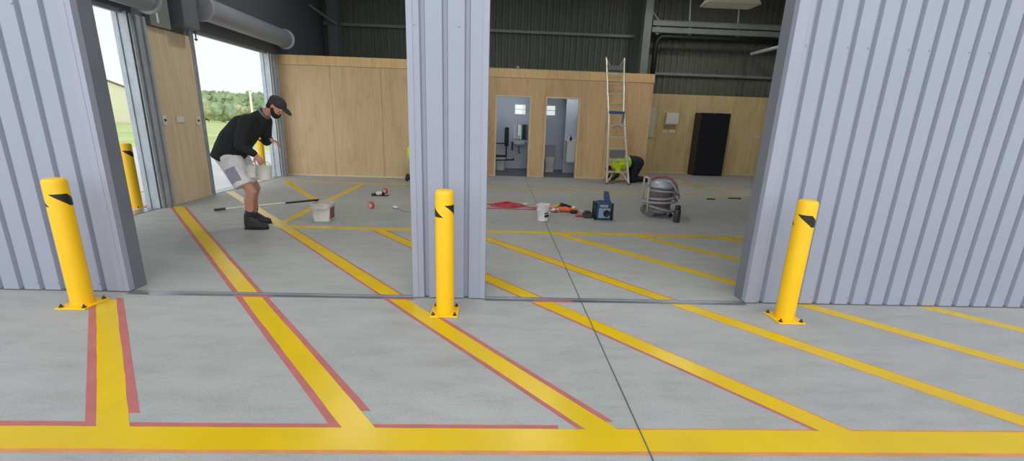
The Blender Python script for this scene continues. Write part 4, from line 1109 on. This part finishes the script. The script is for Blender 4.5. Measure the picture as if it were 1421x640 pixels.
# ------------------------------------------------------------------ back wall: cabinet, boxes, board
root = thing('steel_cabinet', (6.69, 13.6, 0), 'tall black steel cabinet standing against the plywood back wall', 'cabinet')
x0, x1, y0, y1, hh = 6.23, 7.15, 13.34, 13.80, 1.93
MB().box((x0, y0+.02, .0), (x1, y1, hh)).build('body', M['cabinet'], root, bevel=.004)
for i, (a, b) in enumerate(((x0+.012, (x0+x1)/2-.003), ((x0+x1)/2+.003, x1-.012))):
    d_ = MB().box((a, y0, .06), (b, y0+.019, hh-.02)).build('door', M['cabinet'], root, bevel=.003)
    if i: MB().box((a+.03, y0-.02, .95), (a+.05, y0+.0, 1.09)).build('handle', M['black'], d_, bevel=.004)
MB().box((x0+.55, y0+.05, hh), (x0+.62, y0+.12, hh+.03)).build('top_catch', M['galv'], root)
root = thing('switchboard', (5.47, 13.8, 1.72), 'white electrical box on the plywood above two sockets', 'electrical box')
MB().box((5.28, 13.70, 1.55), (5.67, 13.84, 1.90)).build('box', M['white'], root, bevel=.008)
MB().box((5.305, 13.692, 1.575), (5.645, 13.702, 1.875)).build('door', M['white'], root, bevel=.004)
for x, lab in ((5.33, 'white wall socket under the electrical box, on the ladder side'), (5.57, 'white wall socket under the electrical box, on the cabinet side')):
    root = thing('wall_socket', (x, 13.83, 1.34), lab, 'socket', 'sockets under the electrical box')
    w_ = .06 if x < 5.4 else .085
    MB().box((x-w_, 13.825, 1.30), (x+w_, 13.841, 1.385)).build('plate', M['white'], root, bevel=.004)
    MB().box((x-.02, 13.820, 1.33), (x+.02, 13.826, 1.355)).build('outlet', M['hose'], root)
root = thing('wall_switch', (8.38, 13.83, 1.25), 'white switch plate on the plywood beyond the black cabinet', 'switch')
MB().box((8.31, 13.825, 1.21), (8.45, 13.841, 1.295)).build('plate', M['white'], root, bevel=.004); MB().box((8.36, 13.819, 1.235), (8.40, 13.826, 1.27)).build('rocker', M['hose'], root)
tag(MB().box((4.68, 13.80, 1.12), (4.96, 13.84, 2.05)).build('wall_board', plain('pale_grey_board', (196, 200, 186), .5), bevel=.004), 'pale upright board on the plywood beside the washroom corner', 'board')
tag(MB().prism([(.42, 2.83), (.52, 2.83), (.50, 2.90), (.44, 2.90)], 11.86, 11.95, 'y').build('junction_box', M['hose'], bevel=.004), 'small grey box on the edge of the washroom roof above the first doorway', 'junction box')

# ------------------------------------------------------------------ washrooms
yw = YB-.04
root = thing('wash_basin', (.62, 13.6, .8), 'white wash basin on the wall of the washroom beside the pillar', 'basin')
mb = MB(); loft(mb, [(rsq(.66, 13.62, .11, .12, .05), .74), (rsq(.66, 13.60, .19, .2, .07), .80), (rsq(.66, 13.60, .2, .22, .07), .88), (rsq(.66, 13.60, .18, .2, .06), .88), (rsq(.66, 13.60, .12, .14, .05), .81)]); mb.build('bowl', M['white'], root, auto=40)
MB().tube([(.66, 13.76, .88), (.66, 13.76, 1.02), (.66, 13.64, 1.04), (.66, 13.63, 1.0)], .012, 10).build('tap', M['galv'], root, smooth=True)
mb = MB(); mb.tube([(.44, 13.84, .84), (.44, 13.4, .84), (.44, 13.38, .60)], .022, 8); mb.tube([(.86, 13.84, .84), (.86, 13.4, .84)], .022, 8); mb.build('support_rail', M['black'], root, smooth=True)
MB().tube([(.66, 13.64, .75), (.66, 13.64, .55), (.72, 13.84, .50)], .02, 8).build('waste_pipe', M['greyplastic'], root, smooth=True)
root = thing('mirror', (.74, yw, 1.15), 'dark framed mirror above the wash basin', 'mirror')
MB().box((.60, yw-.02, .92), (.93, yw-.001, 1.40)).build('frame', M['greyplastic'], root, bevel=.003); MB().box((.615, yw-.023, .935), (.915, yw-.019, 1.385)).build('glass', M['mirror'], root)
tag(MB().box((.48, yw-.06, .95), (.585, yw-.001, 1.40)).build('towel_dispenser', M['white'], bevel=.012), 'narrow white towel dispenser beside the dark mirror', 'towel dispenser')
root = thing('toilet', (.12, 13.5, 0), 'white toilet seen through the washroom doorway beside the pillar', 'toilet')
mb = MB(); loft(mb, [(rsq(.08, 13.45, .14, .26, .1), 0.006), (rsq(.08, 13.45, .13, .25, .1), .2), (rsq(.08, 13.42, .18, .28, .14), .38), (rsq(.08, 13.42, .18, .28, .14), .41)]); mb.build('pan', M['white'], root, auto=40)
mb = MB(); loft(mb, [(rsq(.08, 13.42, .185, .285, .14), .41), (rsq(.08, 13.42, .18, .28, .14), .445)]); mb.build('seat', M['black'], root, auto=40)
MB().box((-.14, 13.68, .40), (.30, 13.85, .82)).build('cistern', M['roomwall'], root, bevel=.02)
root = thing('backrest_rail', (.24, 13.4, .8), 'black toilet backrest pad on a wall rail', 'backrest')
mb = MB(); mb.box((.20, 13.58, .72), (.33, 13.66, 1.30)); mb.build('pad', M['black'], root, bevel=.03)
mb = MB(); mb.tube([(-.40, 13.62, .80), (.24, 13.62, .80)], .018, 8); mb.tube([(.26, 13.62, .3), (.26, 13.62, .9)], .018, 8); mb.build('rail', M['black'], root, smooth=True)
MB().tube([(-.40, 12.9, .33), (-.2, 12.9, .33), (.5, 13.3, .33), (.5, 13.84, .33)], .018, 8).build('lower_rail', M['black'], root, smooth=True)
root = thing('vanity_unit', (2.12, 13.0, .6), 'white wall hung vanity cabinet in the second washroom', 'vanity')
MB().box((2.02, 12.62, .36), (2.45, 13.05, .96)).build('body', M['white'], root, bevel=.006)
MB().box((2.03, 12.608, .375), (2.44, 12.622, .945)).build('door', M['white'], root, bevel=.003)
MB().box((2.0, 12.6, .96), (2.46, 13.06, .985)).build('top', M['white'], root, bevel=.004)
struct(MB().box((2.0, 13.06, .006), (2.5, 13.1, 2.5)).build('wall_vanity_nib', M['roomwall']))
root = thing('soap_bottle', (2.14, 12.75, .985), 'dark pump soap bottle standing on the vanity cabinet', 'bottle')
MB().lathe((2.14, 12.75, .985), [(.03, 0), (.034, .005), (.034, .09), (.014, .11), (.014, .125)], 20).build('bottle', M['black'], root, auto=40)
MB().tube([(2.14, 12.75, 1.10), (2.14, 12.75, 1.15), (2.10, 12.75, 1.15)], .007, 8).build('pump', M['black'], root, smooth=True)
root = thing('toilet', (1.65, 13.3, 0), 'pale toilet seen through the second washroom doorway', 'toilet')
mb = MB(); loft(mb, [(rsq(1.60, 13.30, .14, .25, .1), 0.006), (rsq(1.60, 13.30, .13, .24, .1), .2), (rsq(1.60, 13.28, .18, .27, .14), .38), (rsq(1.60, 13.28, .18, .27, .14), .43)]); mb.build('pan', M['white'], root, auto=40)
mb = MB(); loft(mb, [(rsq(1.60, 13.55, .19, .025, .02), .40), (rsq(1.60, 13.60, .18, .025, .02), .80)]); mb.build('lid', M['hose'], root, auto=40)
MB().box((1.40, 13.68, .40), (1.80, 13.85, .80)).build('cistern', M['roomwall'], root, bevel=.02)

# ------------------------------------------------------------------ outdoors
def house():
    root = thing('house', (-42, 37, 0), 'cream gabled building across the lawn, seen through the doorway nearest the front wall', 'building')
    x0, x1, y0, y1 = -52, -37.2, 27.5, 45.6
    mb = MB(); mb.prism([(y0, .02), (y1, .02), (y1, 3.35), ((y0+y1)/2, 5.55), (y0, 3.35)], x0, x1, 'x'); mb.build('walls', M['cream'], root)
    mb = MB(); ym = (y0+y1)/2
    mb.prism([(y0-.3, 3.30), (ym, 5.60), (y1+.3, 3.30), (y1+.3, 3.40), (ym, 5.72), (y0-.3, 3.40)], x0-.2, x1+.15, 'x'); mb.build('roof', M['roofred'], root)
house()
hr = random.Random(3)
mb = MB()
for k in range(2200):
    x = hr.uniform(-95, -10); z = hr.uniform(.2, 4.0); y = 66+hr.uniform(-1.0, 1.6)+z*.3
    r = hr.uniform(.22, .6)*(1.15-.07*z); mb.ell((x, y, z), (r, r*.9, r*hr.uniform(.7, 1.1)), sub=1)
mb.box((-95, 66.3, 0), (-10, 68.5, 3.9))
for v in mb.bm.verts:
    v.co += Vector((hr.uniform(-.12, .12), hr.uniform(-.12, .12), hr.uniform(-.12, .12)))
hd = mb.build('hedge', M['leaf']); hd['kind'] = 'stuff'; tag(hd, 'long green hedge beyond the lawn outside the roller doorways', 'hedge')
def shrub(x, y, r, h, mat, label):
    root = thing('shrub', (x, y, 0), label, 'shrub', 'shrubs in front of the hedge')
    mb = MB()
    for k in range(22):
        a = hr.uniform(0, 2*PI); q = hr.uniform(0, .75); z = hr.uniform(.25, .8)*h
        mb.ell((x+r*q*math.cos(a), y+r*q*math.sin(a), z), hr.uniform(.25, .42)*r, sub=2)
    for v in mb.bm.verts: v.co += Vector((hr.uniform(-.1, .1), hr.uniform(-.1, .1), hr.uniform(-.1, .1)))
    mb.build('foliage', mat, root)
    MB().cyl((x, y, 0), (x, y, h*.5), .08, .05, 10).build('stem', M['roofred'], root)
shrub(-37.5, 58, 1.7, 3.0, M['leaf2'], 'pale shrub in front of the hedge, nearest the ply column edge')
shrub(-35.2, 61.5, 1.2, 2.4, M['leaf2'], 'small pale shrub in front of the hedge behind the bent person\'s back')
shrub(-33.6, 55, 1.6, 2.4, M['leaf'], 'dark low shrub in front of the hedge beside the pale pole')
root = thing('pole', (-31.3, 57, 0), 'pale pole standing in front of the hedge, above the bent person\'s back', 'pole')
MB().cyl((-31.3, 57, 0), (-31.3, 57, 4.0), .16, .12, 14).build('shaft', M['cream'], root, auto=40); MB().ell((-31.3, 57, 4.05), (.22, .22, .16), sub=2).build('cap', M['cream'], root, smooth=True)

# ------------------------------------------------------------------ fill lamps added unseen above the frame to brighten the shed
fill_lamp_spots = [(-3.0, 8.2), (1.0, 8.4), (5.4, 10.9), (7.6, 9.8)]
for x, y in fill_lamp_spots:
    root = thing('high_bay_fill', (x, y, 5.2), 'added round fill lamp hanging unseen under the shed roof', 'added fill light', 'added fill lamps under the roof')
    MB().lathe((x, y, 5.2), [(.24, 0), (.25, .02), (.22, .1), (.1, .2), (.06, .3), (0, .31)], 28).build('housing', M['greyplastic'], root, auto=40)
    MB().lathe((x, y, 5.188), [(0, 0), (.22, 0), (.22, .011), (0, .0115)], 28).build('diffuser', M['lamp'], root)
    MB().cyl((x, y, 5.5), (x, y, ZR), .01, n=8).build('suspension_rod', M['galv'], root)
# fill lamps added to lift the washroom brightness
for x, y, in ((.28, 12.9), (2.05, 12.5)):
    root = thing('washroom_fill', (x, y, 2.5), 'added round fill lamp on a washroom ceiling', 'added fill light', 'added washroom fill lamps')
    MB().lathe((x, y, 2.44), [(0, 0), (.12, 0), (.13, .02), (.13, .058), (0, .0581)], 24).build('diffuser', lamp_mat('washroom_fill_lamp', (.93, .97, 1), 20.0), root)

# ------------------------------------------------------------------ sky and sun
w = bpy.data.worlds.new('overcast_sky'); SC.world = w; w.use_nodes = True
nt = w.node_tree; bg = nt.nodes['Background']
tc = N(nt, 'ShaderNodeTexCoord'); sp = N(nt, 'ShaderNodeSeparateXYZ'); nt.links.new(tc.outputs['Generated'], sp.inputs['Vector'])
r = nt.nodes.new('ShaderNodeValToRGB'); e = r.color_ramp.elements
e[0].position = .0; e[0].color = (.98, 1.02, 1.02, 1); e[1].position = 1.0; e[1].color = (.90, .95, 1.04, 1)
x = e.new(.25); x.color = (.93, 1.0, 1.03, 1)
nt.links.new(sp.outputs['Z'], r.inputs['Fac'])
no = N(nt, 'ShaderNodeTexNoise', Scale=2.2, Detail=4.0); nt.links.new(tc.outputs['Generated'], no.inputs['Vector'])
mr = N(nt, 'ShaderNodeMapRange'); mr.inputs['To Min'].default_value = .92; mr.inputs['To Max'].default_value = 1.08; nt.links.new(no.outputs['Fac'], mr.inputs['Value'])
sc_ = N(nt, 'ShaderNodeVectorMath', operation='SCALE'); nt.links.new(r.outputs['Color'], sc_.inputs[0]); nt.links.new(mr.outputs['Result'], sc_.inputs['Scale'])
nt.links.new(sc_.outputs['Vector'], bg.inputs['Color']); bg.inputs['Strength'].default_value = 1.0

sun = bpy.data.lights.new('soft_overcast_sun', 'SUN'); sun.energy = 2.2; sun.angle = math.radians(110); sun.color = (1, .985, .96)
so_ = bpy.data.objects.new('soft_overcast_sun', sun); COL.objects.link(so_); so_.location = (0, -6, 8)
so_.rotation_euler = Vector((.10, .94, -.31)).to_track_quat('-Z', 'Y').to_euler()
SC.view_settings.view_transform = 'Standard'
SC.view_settings.look = 'None'
SC.view_settings.gamma = 1.0
SC.view_settings.use_curve_mapping = False
SC.view_settings.exposure = 0.0
SC.cycles.use_denoising = True
SC.cycles.max_bounces = 10
SC.cycles.diffuse_bounces = 6
SC.cycles.transparent_max_bounces = 16
